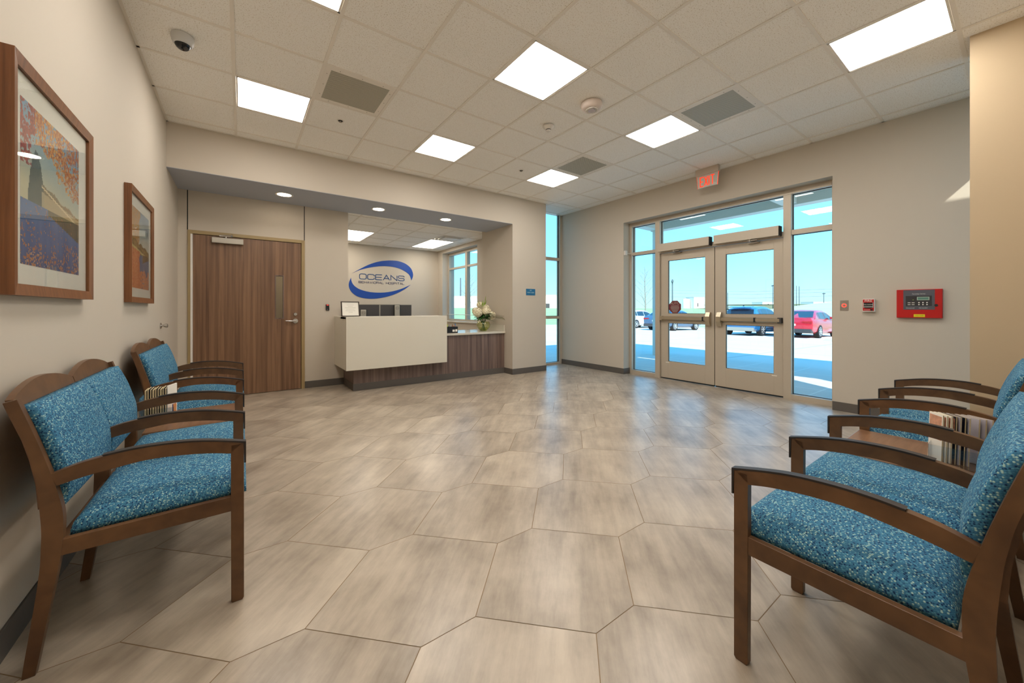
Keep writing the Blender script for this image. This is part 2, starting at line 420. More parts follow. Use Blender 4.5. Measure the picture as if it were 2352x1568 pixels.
# floor: elongated hexagons, clipped to the building
def clip(poly, x0, x1, y0, y1):
    for ax, lim, sg in ((0, x0, 1), (0, x1, -1), (1, y0, 1), (1, y1, -1)):
        out = []
        for i in range(len(poly)):
            a, b = poly[i], poly[(i+1) % len(poly)]
            ia, ib = sg*(a[ax]-lim) >= 0, sg*(b[ax]-lim) >= 0
            if ia: out.append(a)
            if ia != ib:
                t = (lim-a[ax])/(b[ax]-a[ax]); out.append((a[0]+t*(b[0]-a[0]), a[1]+t*(b[1]-a[1])))
        poly = out
        if len(poly) < 3: return []
    return poly
m = MB(); cl = m.bm.loops.layers.float_color.new('rnd')
g = 0.0016
hx, hy, e_ = 0.4275 , 0.3165, 0.1105     # half width, half height, half of the short edge
for i in range(-3, 12):
    for j in range(-3, 18):
        cx = 0.6165 + i*0.538; cy = 1.5345 + j*0.633 + (0.3165 if i % 2 else 0)
        r = (random.random(), random.random(), random.random(), 1)
        P = [(cx-hx+g*1.4, cy), (cx-e_+g*.5, cy-hy+g), (cx+e_-g*.5, cy-hy+g), (cx+hx-g*1.4, cy), (cx+e_-g*.5, cy+hy-g), (cx-e_+g*.5, cy+hy-g)]
        for R in ((XL-0.1, 5.93, YS-0.1, 5.93), (XL-0.1, 4.74, 5.93, 9.5)):
            Q = clip(P, *R)
            if len(Q) >= 3:
                m.mi = 0; f = m._f([m.bm.verts.new((x, y, 0)) for x, y in Q])
                if f:
                    for lp in f.loops: lp[cl] = r
m.mi = 1
m.quad((XL-0.1, YS-0.1, -0.0012), (5.93, YS-0.1, -0.0012), (5.93, 5.93, -0.0012), (XL-0.1, 5.93, -0.0012))
m.quad((XL-0.1, 5.93, -0.0012), (4.74, 5.93, -0.0012), (4.74, 9.5, -0.0012), (XL-0.1, 9.5, -0.0012))
bmesh.ops.remove_doubles
struct('floor', m, [M['floor'], M['grout']])

# ------------------------------------------------------------------ ceiling
T = 0.6096; GX, GY = -0.0532, 4.549
lights = [(1, 3), (4, 3), (7, 3), (1, 0), (4, 0), (7, 0), (1, -3), (4, -3), (7, -3)]
# a cell (c, r): X from GX+(c-1)T, Y from GY+(r-4)T
vents = [(2, 2), (7, -1), (7, 2)]
cell = lambda c, r: (GX+(c-1)*T, GY+(r-4)*T)
used = {}
m = MB(); b = 0.012
def add_tile(m, x0, x1, y0, y1, z):
    if x1-x0 > 0.02 and y1-y0 > 0.02:
        m.box(x0+0.004, x1-0.004, y0+0.004, y1-0.004, z-0.001, z+0.016)
regions = [(XL, XD, YS, YF), (4.737, XD, YF, 5.80)]
for c in range(0, 11):
    for r in range(-5, 8):
        if (c, r) in vents or (c, r) in lights: continue
        x, y = cell(c, r)
        for R in regions:
            x0, x1, y0, y1 = max(x, R[0]), min(x+T, R[1]), max(y, R[2]), min(y+T, R[3])
            if x0 < x1 and y0 < y1: add_tile(m, x0, x1, y0, y1, H+0.006)
m.box(XL, XD, YS, 5.80, H+0.03, H+0.05)
ceil = struct('ceiling', m, M['tile'])
m = MB()
for k in range(0, 11):
    x = GX+(k-1)*T
    if XL+0.02 < x < XD-0.02: m.box(x-b, x+b, YS, 5.80 if x > 4.737 else YF, H-0.001, H+0.004)
for k in range(-5, 8):
    y = GY+(k-4)*T
    if YS < y < YF: m.box(XL, XD, y-b, y+b, H, H+0.005)
    elif YF < y < 5.80: m.box(4.737, XD, y-b, y+b, H, H+0.005)
for x0, x1, y0, y1 in ((XL, XL+0.02, YS, YF), (XL, 4.737, YF-0.02, YF), (XD-0.02, XD, YS, 5.80), (4.737, XD, 5.78, 5.80), (XL, XD, YS, YS+0.02), (4.737, 4.757, YF, 5.8)):
    m.box(x0, x1, y0, y1, H, H+0.004)
m.build('ceiling_grid', M['grid'], ceil)
# reception room ceiling 2.743
HR = 2.743; RX, RY = 1.643, 9.00
m = MB()
rl = [(0, -1), (3, -1)]
for c in range(-1, 6):
    for r in range(-5, 2):
        x, y = RX+c*T, RY+(r-1)*T
        if (c, r) in ((0, -1), (0, 0), (3, -1), (3, 0)) or (c, r) in ((3, -2),): continue
        x0, x1, y0, y1 = max(x, 1.2), min(x+T, 4.40), max(y, YB+0.01), min(y+T, 9.38)
        if x0 < x1 and y0 < y1: add_tile(m, x0, x1, y0, y1, HR+0.006)
m.box(1.2, 4.40, YB+0.15, 9.38, HR+0.03, HR+0.05)
rc = struct('ceiling_reception', m, M['tile'])
m = MB()
for k in range(-1, 6):
    x = RX+k*T
    if 1.2 < x < 4.40: m.box(x-b, x+b, YB+0.15, 9.38, HR-0.001, HR+0.004)
for k in range(-6, 2):
    y = RY+k*T
    if YB+0.15 < y < 9.38: m.box(1.2, 4.40, y-b, y+b, HR, HR+0.005)
m.build('ceiling_grid', M['grid'], rc)
m = MB(); m.box(XL, 1.05, YB+0.15, 8.2, 2.75, 2.8); struct('ceiling_corridor', m, M['tile'])

LBL = {(1,3): 'square ceiling light panel nearest the wooden door, left of the perforated vent',
       (4,3): 'square ceiling light panel above the reception desk, in the middle of the far row',
       (7,3): 'square ceiling light panel furthest away, beside the plain grey vent near the corner window',
       (1,0): 'ceiling light panel cut by the top edge of the photo, right of the dome camera',
       (4,0): 'large square ceiling light panel in the middle of the lobby, beside the round white strobe',
       (7,0): 'square ceiling light panel in front of the glass entrance doors, by a grey vent',
       (1,-3): 'ceiling light panel over the near corner, outside the frame',
       (4,-3): 'ceiling light panel over the right row of chairs, outside the frame',
       (7,-3): 'large bright ceiling light panel at the top right beside the tan pier'}
def troffer(name, x0, x1, y0, y1, z, label, group, face='panel'):
    t = thing(name, label, 'ceiling light', ((x0+x1)/2, (y0+y1)/2, z), 0, group)
    hx, hy = (x1-x0)/2, (y1-y0)/2
    f = MB()
    for a in ((-hx+.013, hx-.013, -hy+.013, -hy+.026), (-hx+.013, hx-.013, hy-.026, hy-.013), (-hx+.013, -hx+.026, -hy+.013, hy-.013), (hx-.026, hx-.013, -hy+.013, hy-.013)):
        f.box(a[0], a[1], a[2], a[3], 0.001, 0.014)
    f.build('frame', M['grid'], t)
    d = MB(); d.box(-hx+.026, hx-.026, -hy+.026, hy-.026, 0.006, 0.012); d.build('diffuser', M[face], t)
    return t
for c, r in lights:
    x, y = cell(c, r)
    troffer('ceiling_light', x, x+T, y, y+T, H, LBL[(c, r)], 'square ceiling light panels in the lobby')
troffer('ceiling_light', RX, RX+T, RY-2*T, RY, HR, 'long ceiling light over the left of the reception room, cut by the wall edge', 'long ceiling lights in the reception room', 'panel_dim')
troffer('ceiling_light', RX+3*T, RX+4*T, RY-2*T, RY, HR, 'long ceiling light in the reception room next to the tall window', 'long ceiling lights in the reception room', 'panel_dim')
troffer('ceiling_light', 0.0, 0.6, 6.9, 7.5, 2.744, 'added unseen ceiling light in the corridor behind the wooden door', 'added corridor light', 'panel_dim')  # added lamp, brightens the closed corridor behind the vision panel

VL = {(2,2): 'perforated grey ceiling vent between the left light panel and the lobby middle',
      (7,-1): 'perforated grey ceiling vent nearest the entrance doors, beyond the strobe',
      (7,2): 'perforated grey ceiling vent touching the furthest light panel'}
for c, r in vents:
    x, y = cell(c, r); t = thing('ceiling_vent', VL[(c, r)], 'vent', (x+T/2, y+T/2, H), 0, 'perforated ceiling vents')
    h = T/2-0.013; f = MB(); w = 0.045
    for a in ((-h, h, -h, -h+w), (-h, h, h-w, h), (-h, -h+w, -h+w, h-w), (h-w, h, -h+w, h-w)): f.box(*a, 0.001, 0.012)
    f.build('frame', M['grid'], t)
    for k in range(8):
        pass
    f = MB(); f.box(-h+w, h-w, -h+w, h-w, 0.002, 0.010); f.build('perforated_panel', M['perf'], t)
    for sx_ in (-1, 1):
        for q in (-0.18, 0, 0.18):
            for p in ((sx_*(h-w/2), q), (q, sx_*(h-w/2))):
                f = MB(); f.cyl((p[0], p[1], 0.001), (p[0], p[1], -0.001), 0.004, seg=8); f.build('screw', M['steel'], t)
# louvred diffuser of the reception room
t = thing('air_diffuser', 'white louvred air diffuser in the reception room ceiling by the window', 'vent', (RX+3.5*T, RY-2.5*T, HR))
f = MB()
for k, h in enumerate((0.29, 0.235, 0.18)):
    z = 0.0 - 0.010*k; w = 0.014
    for a in ((-h, h, -h, -h+w), (-h, h, h-w, h), (-h, -h+w, -h+w, h-w), (h-w, h, -h+w, h-w)): f.box(*a, z, z+0.018)
f.build('louvres', M['white'], t)
f = MB(); f.box(-0.165, 0.165, -0.165, 0.165, -0.016, -0.006); f.build('centre_plate', M['white'], t)

# downlights
DL = ['round recessed downlight in the soffit over the wooden door', 'round recessed downlight in the middle of the soffit', 'round recessed downlight in the soffit nearest the column']
for k, x in enumerate((0.462, 1.70, 2.825)):
    t = thing('downlight', DL[k], 'downlight', (x, 5.72, SOF-0.004), 0, 'downlights in the soffit')
    f = MB(); f.lathe([(0.082, 0.0), (0.105, 0.0), (0.103, -0.006), (0.082, -0.003)], seg=36, cap=False); f.build('trim_ring', M['white'], t, smooth=True)
    f = MB(); f.lathe([(0.083, -0.001), (0.083, 0.0)], seg=36); f.build('lens', M['down'], t)

# ------------------------------------------------------------------ storefront
ALU = M['alu']
def bars(name, segs, parent=None, mt=ALU, bev=0.002):
    m = MB()
    for s_ in segs: m.box(*s_, bev=bev)
    return m.build(name, mt, parent)
FX0, FX1 = 5.79, 5.905
sf = bars('window_1', [
    (FX0, FX1, OY1-0.045, OY1, 0, OZ), (FX0, FX1, OY0, OY0+0.045, 0, OZ),
    (FX0, FX1, OY0+.045, OY1-.045, 2.662, OZ),
    (FX0, FX1, 3.614, 3.70, 0, 2.662), (FX0, FX1, 1.765, 1.85, 0, 2.662),
    (FX0+.01, FX1, 3.70, OY1-.045, 2.145, 2.200), (FX0+.01, FX1, OY0+.045, 1.765, 2.135, 2.198),
    (FX0, FX1, 1.85, 3.614, 2.118, 2.190),
    (FX0, FX1, 3.70, OY1-.045, 0, 0.070), (FX0, FX1, OY0+.045, 1.765, 0, 0.070)])
sf['kind'] = 'structure'
# glazing stops, thin dark gasket lines
def pane(name, y0, y1, z0, z1, x=5.86, parent=sf, gasket=True):
    m = MB(); m.box(x, x+0.008, y0, y1, z0, z1); m.build(name, M['glass'], parent)
    if gasket:
        w = 0.006; m = MB()
        for a in ((y0, y0+w, z0, z1), (y1-w, y1, z0, z1), (y0, y1, z0, z0+w), (y0, y1, z1-w, z1)):
            m.box(x-0.012, x+0.002, *a)
        m.build('gasket', M['gap'], parent)
pane('glass', 3.70, OY1-.045, 0.070, 2.145); pane('glass', 3.70, OY1-.045, 2.200, 2.662)
pane('glass', OY0+.045, 1.765, 0.070, 2.135); pane('glass', OY0+.045, 1.765, 2.198, 2.662)
pane('glass', 1.85, 3.614, 2.190, 2.662)
# two leaves
def leaf(name, y0, y1, g0, g1, hinge):
    """y0<y1 leaf, glass g0..g1; hinge +1 = hinge at y1"""
    x0, x1 = 5.822, 5.866
    m = MB()
    m.box(x0, x1, y0, g0, 0.022, 2.112, bev=0.002); m.box(x0, x1, g1, y1, 0.022, 2.112, bev=0.002)
    m.box(x0, x1, g0, g1, 0.022, 0.300, bev=0.002); m.box(x0, x1, g0, g1, 0.940, 1.100, bev=0.002); m.box(x0, x1, g0, g1, 1.980, 2.112, bev=0.002)
    d = struct(name, m, ALU)
    for z0, z1 in ((0.300, 0.940), (1.100, 1.980)):
        mm = MB(); mm.box(5.84, 5.848, g0, g1, z0, z1); mm.build('glass', M['glass'], d)
        mm = MB(); w = 0.005
        for a in ((g0, g0+w, z0, z1), (g1-w, g1, z0, z1), (g0, g1, z0, z0+w), (g0, g1, z1-w, z1)): mm.box(5.832, 5.842, *a)
        mm.build('gasket', M['gap'], d)
    # panic bar
    a, bb = (y0+0.045, y1-0.02) if hinge > 0 else (y0+0.02, y1-0.045)
    cy = y0+0.075 if hinge > 0 else y1-0.075
    fy = y1-0.03 if hinge > 0 else y0+0.03
    mm = MB(); mm.prism([(5.760, 1.002), (5.772, 0.994), (5.80, 0.994), (5.80, 1.050), (5.772, 1.050), (5.760, 1.042)], 'y', cy, fy, bev=0.002); pb = mm.build('push_bar', M['nickel'], d)
    mm = MB(); mm.prism([(5.745, 0.985), (5.775, 0.918), (5.82, 0.918), (5.82, 1.125), (5.775, 1.125), (5.745, 1.06)], 'y', cy-0.033, cy+0.033, bev=0.004); mm.build('latch_case', M['nickel'], d)
    mm = MB(); q = (cy+0.06) if hinge > 0 else (fy+0.28)
    mm.box(5.757, 5.80, q, q+0.022, 0.990, 1.054); mm.build('joint_band', M['black'], pb)
    mm = MB(); mm.box(5.762, 5.822, fy-0.022, fy+0.022, 0.985, 1.058, bev=0.003); mm.build('end_cap', M['dark'] if hinge < 0 else M['nickel'], pb)
    mm = MB(); mm.box(5.80, 5.823, min(cy, fy), max(cy, fy), 0.990, 1.054); mm.build('back_rail', M['nickel'], d)
    # tiny floor sweep
    mm = MB(); mm.box(5.826, 5.862, y0+.005, y1-.005, 0.004, 0.022); mm.build('door_sweep', M['gap'], d)
    return d
dl = leaf('door_2', 2.735, 3.610, 2.872, 3.480, +1)
mm = MB(); mm.box(5.836, 5.852, 2.7245, 2.7355, 0.02, 2.112); mm.build('leaf_gap_strip', M['black'], dl)  # added black strip, its colour stands in for the dark gap between the leaves
dr = leaf('door_3', 1.855, 2.725, 1.967, 2.573, -1)
# maker's labels, small cream plates at the bottom rail
for d, y in ((dl, 3.49), (dr, 1.96)):
    mm = MB(); mm.box(5.8205, 5.8225, y-0.03, y+0.03, 0.275, 0.287); mm.build('maker_plate', M['paper'], d)
# door operators
def operator(d, y0, y1, armY):
    mm = MB(); mm.prism([(5.700, 2.135), (5.700, 2.262), (5.790, 2.262), (5.790, 2.135)], 'y', y0+0.012, y1, bev=0.003); h_ = mm.build('operator_housing', ALU, d)
    mm = MB(); mm.box(5.703, 5.788, y0, y0+0.013, 2.137, 2.260, bev=0.002); mm.build('end_plate', M['gap'], h_)
    mm = MB(); mm.box(5.701, 5.79, y0+0.004, y0+0.02, 2.130, 2.136); mm.build('bottom_lip', M['dark'], h_)
    mm = MB(); mm.box(5.72, 5.735, armY-0.09, armY+0.03, 2.113, 2.122); mm.cyl((5.73, armY, 2.105), (5.73, armY, 2.135), 0.014)
    mm.prism([(5.725, armY-0.085), (5.745, armY-0.085), (5.80, armY-0.01), (5.78, armY+0.005)], 'z', 2.100, 2.110); mm.box(5.775, 5.822, armY-0.09, armY+0.045, 2.085, 2.100, bev=0.002)
    mm.build('door_arm', M['steel'], d)
operator(dl, 2.748, 3.605, 3.33); operator(dr, 1.862, 2.690, 2.22)
# octagon sign on the left leaf glass (two sided), read from inside
t = thing('door_sign', 'dark red octagonal warning sticker on the glass of the left entrance door', 'sign', (5.836, 3.368, 1.207))
m = MB(); R = 0.112
m.prism([(R*math.cos(PI/8+k*PI/4), R*math.sin(PI/8+k*PI/4)) for k in range(8)], 'x', -0.001, 0.001); m.build('sign_plate', mat('maroon_film', srgb(112, 44, 50), 0.5), t)
GT = mat('grey_sign_text', srgb(170, 164, 152), 0.6)
text_part('lettering', 'AUTO', 0.060, GT, t, (-0.0022, 0, 0.058), ROT_W)
m = MB()
for k, w in enumerate((0.075, 0.082, 0.078, 0.060, 0.045)):
    m.box(-0.0022, -0.0012, -w*0.9, w*0.9, 0.012-0.024*k, 0.022-0.024*k)
m.build('text_lines', GT, t)
# door contact box on the reveal
t = thing('door_contact', 'small white box with a cable stub on the left reveal of the entrance', 'sensor', (5.66, OY1, 2.185))
m = MB(); m.box(-0.035, 0.02, -0.035, 0, -0.04, 0.04, bev=0.003); m.build('housing', M['white'], t)
m = MB(); m.cyl((0.02, -0.02, 0), (0.128, -0.02, -0.01), 0.008); m.build('cable_stub', M['white'], t)

# slot windows (north: glass plane y 5.85; south: y -0.35) and reception window (x 4.60)
def slot(name, y0, y1, gy):
    w = bars(name, [(5.562, 5.66, y0, y1, 0, 3.24), (4.737, 4.775, y0, y1, 0, 3.24),
                    (4.775, 5.562, y0, y1, 0, 0.045), (4.775, 5.562, y0, y1, 3.185, 3.24),
                    (4.775, 5.562, y0+.01, y1, 0.968, 1.025), (4.775, 5.562, y0+.01, y1, 2.205, 2.268)], mt=ALU)
    w['kind'] = 'structure'
    for z0, z1 in ((0.045, 0.968), (1.025, 2.205), (2.268, 3.185)):
        mm = MB(); mm.box(4.775, 5.562, gy, gy+0.008, z0, z1); mm.build('glass', M['glass'], w)
        mm = MB(); mm.box(5.552, 5.562, gy-0.012, gy+0.002, z0, z1); mm.box(4.775, 5.562, gy-0.012, gy+0.002, z0, z0+0.006); mm.build('gasket', M['gap'], w)
slot('window_2', 5.80, 5.90, 5.855)
slot('window_4', YS-0.13, YS-0.03, YS-0.085)
gx = 4.60
w = bars('window_3', [(gx-.03, gx+.06, 7.30, 7.35, 0.87, 2.66), (gx-.03, gx+.06, 9.05, 9.10, 0.87, 2.66), (gx-.03, gx+.06, 7.35, 9.05, 0.87, 0.915), (gx-.03, gx+.06, 7.35, 9.05, 2.60, 2.66),
                      (gx-.03, gx+.06, 8.07, 8.17, .915, 2.60), (gx-.02, gx+.06, 7.35, 8.07, 2.225, 2.275), (gx-.02, gx+.06, 8.17, 9.05, 2.225, 2.275)])
w['kind'] = 'structure'
for y0, y1 in ((7.35, 8.07), (8.17, 9.05)):
    for z0, z1 in ((0.915, 2.225), (2.275, 2.60)):
        mm = MB(); mm.box(gx+.02, gx+.028, y0, y1, z0, z1); mm.build('glass', M['glass'], w)
mm = MB(); mm.box(4.36, 4.57, 7.24, 9.14, 0.838, 0.870, bev=0.004); mm.build('window_sill', M['quartz'], w)
mm = MB(); mm.cyl((4.52, 7.31, 1.03), (4.52, 9.09, 1.03), 0.006); mm.build('shade_rail', M['white'], w)

# ------------------------------------------------------------------ wooden door
dx0, dx1, dz = -0.508, 0.712, 2.135
m = MB(); m.box(dx0, dx1, YB-0.005, YB+0.04, 0.008, dz, bev=0.002)
# vision panel opening is cut by building the leaf from pieces
m.bm.free(); m = MB(); vx0, vx1, vz0, vz1 = 0.398, 0.485, 1.045, 1.645
for a in ((dx0, vx0, 0.008, dz), (vx1, dx1, 0.008, dz), (vx0, vx1, 0.008, vz0), (vx0, vx1, vz1, dz)):
    m.box(a[0], a[1], YB-0.002, YB+0.043, a[2], a[3])
door = struct('door_1', m, M['door'])
m = MB(); w = 0.012
for a in ((vx0-w, vx0, vz0-w, vz1+w), (vx1, vx1+w, vz0-w, vz1+w), (vx0, vx1, vz0-w, vz0), (vx0, vx1, vz1, vz1+w)): m.box(a[0], a[1], YB-0.006, YB+0.047, a[2], a[3], bev=0.001)
m.build('vision_frame', M['desk'], door)
m = MB(); m.box(vx0, vx1, YB+0.018, YB+0.024, vz0, vz1); m.build('vision_glass', M['glass'], door)
m = MB(); f0, f1, fz = -0.560, 0.761, 2.186
m.box(f0, dx0-0.006, YB-0.018, YB+0.15, 0, fz, bev=0.002); m.box(dx1+0.006, f1, YB-0.018, YB+0.15, 0, fz, bev=0.002); m.box(dx0-0.006, dx1+0.006, YB-0.018, YB+0.15, dz+0.006, fz, bev=0.002)
struct('trim_3', m, M['gold'])
m = MB(); m.box(dx0-0.024, dx0-0.002, YB-0.022, YB+0.03, 0.01, dz, bev=0.001); m.build('edge_seal', M['white'], door)
# lever, rose, deadbolt
m = MB(); m.cyl((0.640, YB-0.002, 1.000), (0.640, YB-0.014, 1.000), 0.034, seg=24); m.cyl((0.640, YB-0.014, 1.0), (0.640, YB-0.050, 1.0), 0.014, seg=16); m.build('rose', M['chrome'], door, smooth=True)
m = MB(); m.tube([(0.645, YB-0.050, 1.0), (0.60, YB-0.054, 1.0), (0.55, YB-0.05, 1.001), (0.515, YB-0.045, 1.004)], [0.013, 0.012, 0.010, 0.008], seg=12); m.build('lever_handle', M['chrome'], door, smooth=True)
m = MB(); m.cyl((0.640, YB-0.002, 1.098), (0.640, YB-0.022, 1.098), 0.026, 0.021, seg=24); m.build('deadbolt', M['chrome'], door, smooth=True)
# closer
m = MB(); m.box(-0.318, 0.020, YB-0.062, YB-0.004, 2.040, 2.112, bev=0.006); m.build('closer_body', M['silver'], door)
m = MB(); m.cyl((-0.17, YB-0.035, 2.110), (-0.17, YB-0.035, 2.135), 0.012); m.box(-0.24, -0.11, YB-0.045, YB-0.030, 2.132, 2.142)
m.prism([(-0.24, YB-0.045), (-0.225, YB-0.03), (-0.10, YB-0.10), (-0.115, YB-0.115)], 'z', 2.143, 2.150); m.cyl((-0.105, YB-0.09, 2.135), (-0.105, YB-0.02, 2.165), 0.010)
m.build('closer_arm', M['chrome'], door)
# wall bumper and card reader
t = thing('wall_bumper', 'small round chrome door bumper on the left wall above the far chairs', 'door stop', (XL, 4.97, 1.007), 0)
m = MB(); Mx = Euler((0, PI/2, 0)).to_matrix().to_4x4()
m.lathe([(0.030, 0), (0.030, 0.006), (0.012, 0.012), (0.012, 0.030), (0.020, 0.036), (0.020, 0.052), (0.012, 0.056)], seg=20, M=Mx); m.build('bumper', M['chrome'], t, smooth=True)
t = thing('card_reader', 'small black card reader with a red light beside the wooden door', 'card reader', (1.069, YB, 1.20))
m = MB(); m.box(-0.024, 0.024, -0.022, 0, -0.045, 0.045, bev=0.005); m.build('housing', M['black'], t)
m = MB(); m.box(-0.014, 0.014, -0.0235, -0.020, 0.030, 0.038); m.build('status_light', M['redglow'], t)
m = MB(); m.cyl((0, -0.0235, -0.032), (0, -0.021, -0.032), 0.005, seg=8); m.build('key_mark', M['white'], t)

# ------------------------------------------------------------------ fire panel, pull station, push plate, plaque
t = thing('fire_alarm_panel', 'red fire alarm annunciator panel with a grey display plate on the door wall', 'alarm panel', (XD, 0.631, 1.228))
def wbox(mb, y0, y1, z0, z1, d0, d1, bev=0): return mb.box(-d1, -d0, y0, y1, z0, z1, bev=bev)
m = MB(); wbox(m, -0.156, 0.156, -0.145, 0.145, 0, 0.040, 0.005); m.build('cabinet', M['red'], t)
m = MB(); wbox(m, -0.107, 0.107, -0.061, 0.138, 0.040, 0.0415); m.build('face_plate', M['panelgrey'], t)
m = MB(); wbox(m, -0.088, 0.090, -0.024, 0.078, 0.0415, 0.0425); m.build('display_recess', mat('charcoal_window', srgb(56, 54, 56), 0.25), t)
m = MB(); wbox(m, -0.072, 0.012, 0.034, 0.068, 0.0425, 0.045, 0.001); m.build('lcd_bezel', mat('pale_green_bezel', srgb(170, 186, 170), 0.4), t)
m = MB(); wbox(m, -0.066, 0.006, 0.040, 0.062, 0.045, 0.0455); m.build('lcd_screen', M['lcd'], t)
for y in (0.066, 0.038):
    for z in (0.009, -0.010): m = MB(); wbox(m, y-0.010, y+0.010, z-0.003, z+0.003, 0.0425, 0.0435); m.build('key', M['white'], t)
for y in (-0.002, -0.029, -0.056):
    for z in (0.010, -0.010): m = MB(); m.cyl((-0.0425, y, z), (-0.0437, y, z), 0.006, seg=10); m.build('key', M['white'], t)
m = MB(); m.cyl((-0.0425, 0.038, 0.038), (-0.0437, 0.038, 0.038), 0.004, seg=8); m.build('status_lamp', M['lime'], t)
m = MB(); wbox(m, -0.042, 0.034, -0.136, -0.108, 0.040, 0.0412); m.build('yellow_label', M['yellow'], t)
m = MB(); m.cyl((-0.040, -0.116, -0.018), (-0.044, -0.116, -0.018), 0.0125, seg=20); m.build('key_lock', M['black'], t)
WT = mat('white_print', srgb(225, 222, 218), 0.6)
text_part('title_lettering', 'Farenhyt Series', 0.0145, WT, t, (-0.042, 0.0, 0.098), ROT_W)
text_part('maker_lettering', 'Honeywell', 0.0135, WT, t, (-0.042, 0.058, -0.045), ROT_W)
text_part('small_lettering', 'FIRE ALARM', 0.011, WT, t, (-0.042, -0.030, -0.045), ROT_W)
text_part('label_lettering', 'LOCAL ALARM', 0.009, M['black'], t, (-0.0418, -0.004, -0.122), ROT_W)

t = thing('fire_pull_station', 'small red fire alarm pull station lettered FIRE left of the alarm panel', 'fire alarm pull', (XD, 1.000, 1.212))
m = MB(); wbox(m, -0.050, 0.050, -0.070, 0.072, 0, 0.042, 0.008); m.build('housing', M['white'], t)
m = MB(); wbox(m, -0.044, 0.044, -0.058, 0.066, 0.042, 0.046, 0.002); m.build('front', M['red'], t)
m = MB(); m.prism([(0.036, 0.030), (-0.036, 0.030), (-0.036, -0.022), (-0.020, -0.032), (0.020, -0.032), (0.036, -0.022)], 'x', -0.052, -0.046, bev=0.001); m.build('pull_handle', M['black'], t)
m = MB()
for a in ((-0.039, -0.035, -0.024, 0.032), (0.035, 0.039, -0.024, 0.032)): wbox(m, a[0], a[1], a[2], a[3], 0.046, 0.050)
wbox(m, -0.035, 0.035, -0.018, -0.012, 0.0520, 0.0527); m.build('handle_outline', M['white'], t)
text_part('fire_lettering', 'FIRE', 0.034, M['paper'], t, (-0.047, 0, 0.049), ROT_W)
text_part('handle_lettering', 'PULL DOWN', 0.0125, M['paper'], t, (-0.0527, 0, 0.008), ROT_W)
text_part('maker_lettering', 'Honeywell', 0.011, M['paper'], t, (-0.047, 0.012, -0.046), ROT_W)
m = MB(); m.cyl((-0.046, -0.026, -0.048), (-0.0485, -0.026, -0.048), 0.009, seg=16); m.build('key_lock', M['black'], t)

t = thing('exit_button', 'steel wall plate with a glowing red ring beside the entrance', 'push button', (XD, 1.208, 1.214))
m = MB(); wbox(m, -0.036, 0.036, -0.059, 0.059, 0, 0.004, 0.001); m.build('plate', M['steel'], t)
m = MB(); Mx2 = Euler((0, -PI/2, 0)).to_matrix().to_4x4()
m.lathe([(0.013, 0.004), (0.013, 0.007), (0.022, 0.007), (0.022, 0.004)], seg=24, M=Mx2, cap=False); m.build('ring', M['redglow'], t)
m = MB(); m.lathe([(0.012, 0.004), (0.010, 0.008), (0.002, 0.009)], seg=20, M=Mx2); m.build('button', M['steel'], t)
for z in (-0.045, 0.045): m = MB(); m.cyl((-0.004, 0, z), (-0.0055, 0, z), 0.003, seg=8); m.build('screw', M['chrome'], t)

t = thing('room_plaque', 'small blue room sign on the face of the column', 'sign', (4.36, YF, 1.487))
m = MB(); m.box(-0.108, 0.108, -0.006, 0, -0.060, 0.060, bev=0.001); m.build('plate', M['plaque'], t)
PT = mat('pale_raised_text', srgb(180, 212, 220), 0.5)
text_part('number_lettering', '101', 0.034, PT, t, (0, -0.0065, 0.030), ROT_S); text_part('name_lettering', 'MAIN LOBBY', 0.029, PT, t, (0, -0.0065, -0.010), ROT_S)
m = MB()
for k in range(7): m.ball((-0.036+0.012*k, -0.0062, -0.042), 0.003, seg=6, rings=4)
m.build('braille_dots', mat('navy_dots', srgb(16, 62, 96), 0.5), t)

# ------------------------------------------------------------------ ceiling devices
t = thing('dome_camera', 'white dome security camera with a dark lens on the ceiling at upper left', 'camera', (-0.353, 3.60, H))
m = MB(); m.lathe([(0.066, 0), (0.067, -0.02), (0.064, -0.045), (0.056, -0.062), (0.050, -0.066)], seg=32); m.build('housing', mat('camera_grey_white', srgb(206, 206, 204), 0.4), t, smooth=True)
m = MB(); m.ball((0, 0, -0.055), 0.049, 0.049, 0.047, seg=24, rings=14); m.build('dome', mat('smoked_dome', srgb(16, 15, 16), 0.08), t, smooth=True)
m = MB(); m.cyl((0.012, -0.012, -0.085), (0.022, -0.028, -0.102), 0.014, seg=16); m.build('lens', M['dark'], t)
t = thing('strobe', 'large round white ceiling speaker strobe beside the middle light panel', 'alarm strobe', (2.785, 2.46, H))
m = MB(); m.lathe([(0.098, 0), (0.100, -0.012), (0.104, -0.014), (0.104, -0.026), (0.100, -0.040), (0.088, -0.056), (0.066, -0.064), (0.058, -0.064)], seg=40); m.build('body', mat('warm_white_plastic', srgb(222, 208, 198), 0.4), t, smooth=True)
m = MB(); m.lathe([(0.058, -0.062), (0.056, -0.070), (0.050, -0.070), (0.050, -0.062)], seg=36, cap=False); m.lathe([(0.044, -0.062), (0.043, -0.071), (0.038, -0.071), (0.038, -0.062)], seg=36, cap=False); m.build('rings', M['white'], t, smooth=True)
m = MB(); m.lathe([(0.037, -0.063), (0.034, -0.074), (0.022, -0.078)], seg=30); m.build('lens', mat('strobe_lens', srgb(196, 188, 190), 0.25), t, smooth=True)
t = thing('smoke_detector', 'small white smoke detector on the ceiling between the light panels', 'smoke detector', (2.741, 3.04, H))
m = MB(); m.lathe([(0.062, 0), (0.062, -0.012), (0.056, -0.018), (0.040, -0.036), (0.030, -0.040)], seg=32); m.build('base', M['white'], t, smooth=True)
m = MB(); m.lathe([(0.028, -0.040), (0.028, -0.047)], seg=24); m.build('slot', M['gap'], t)
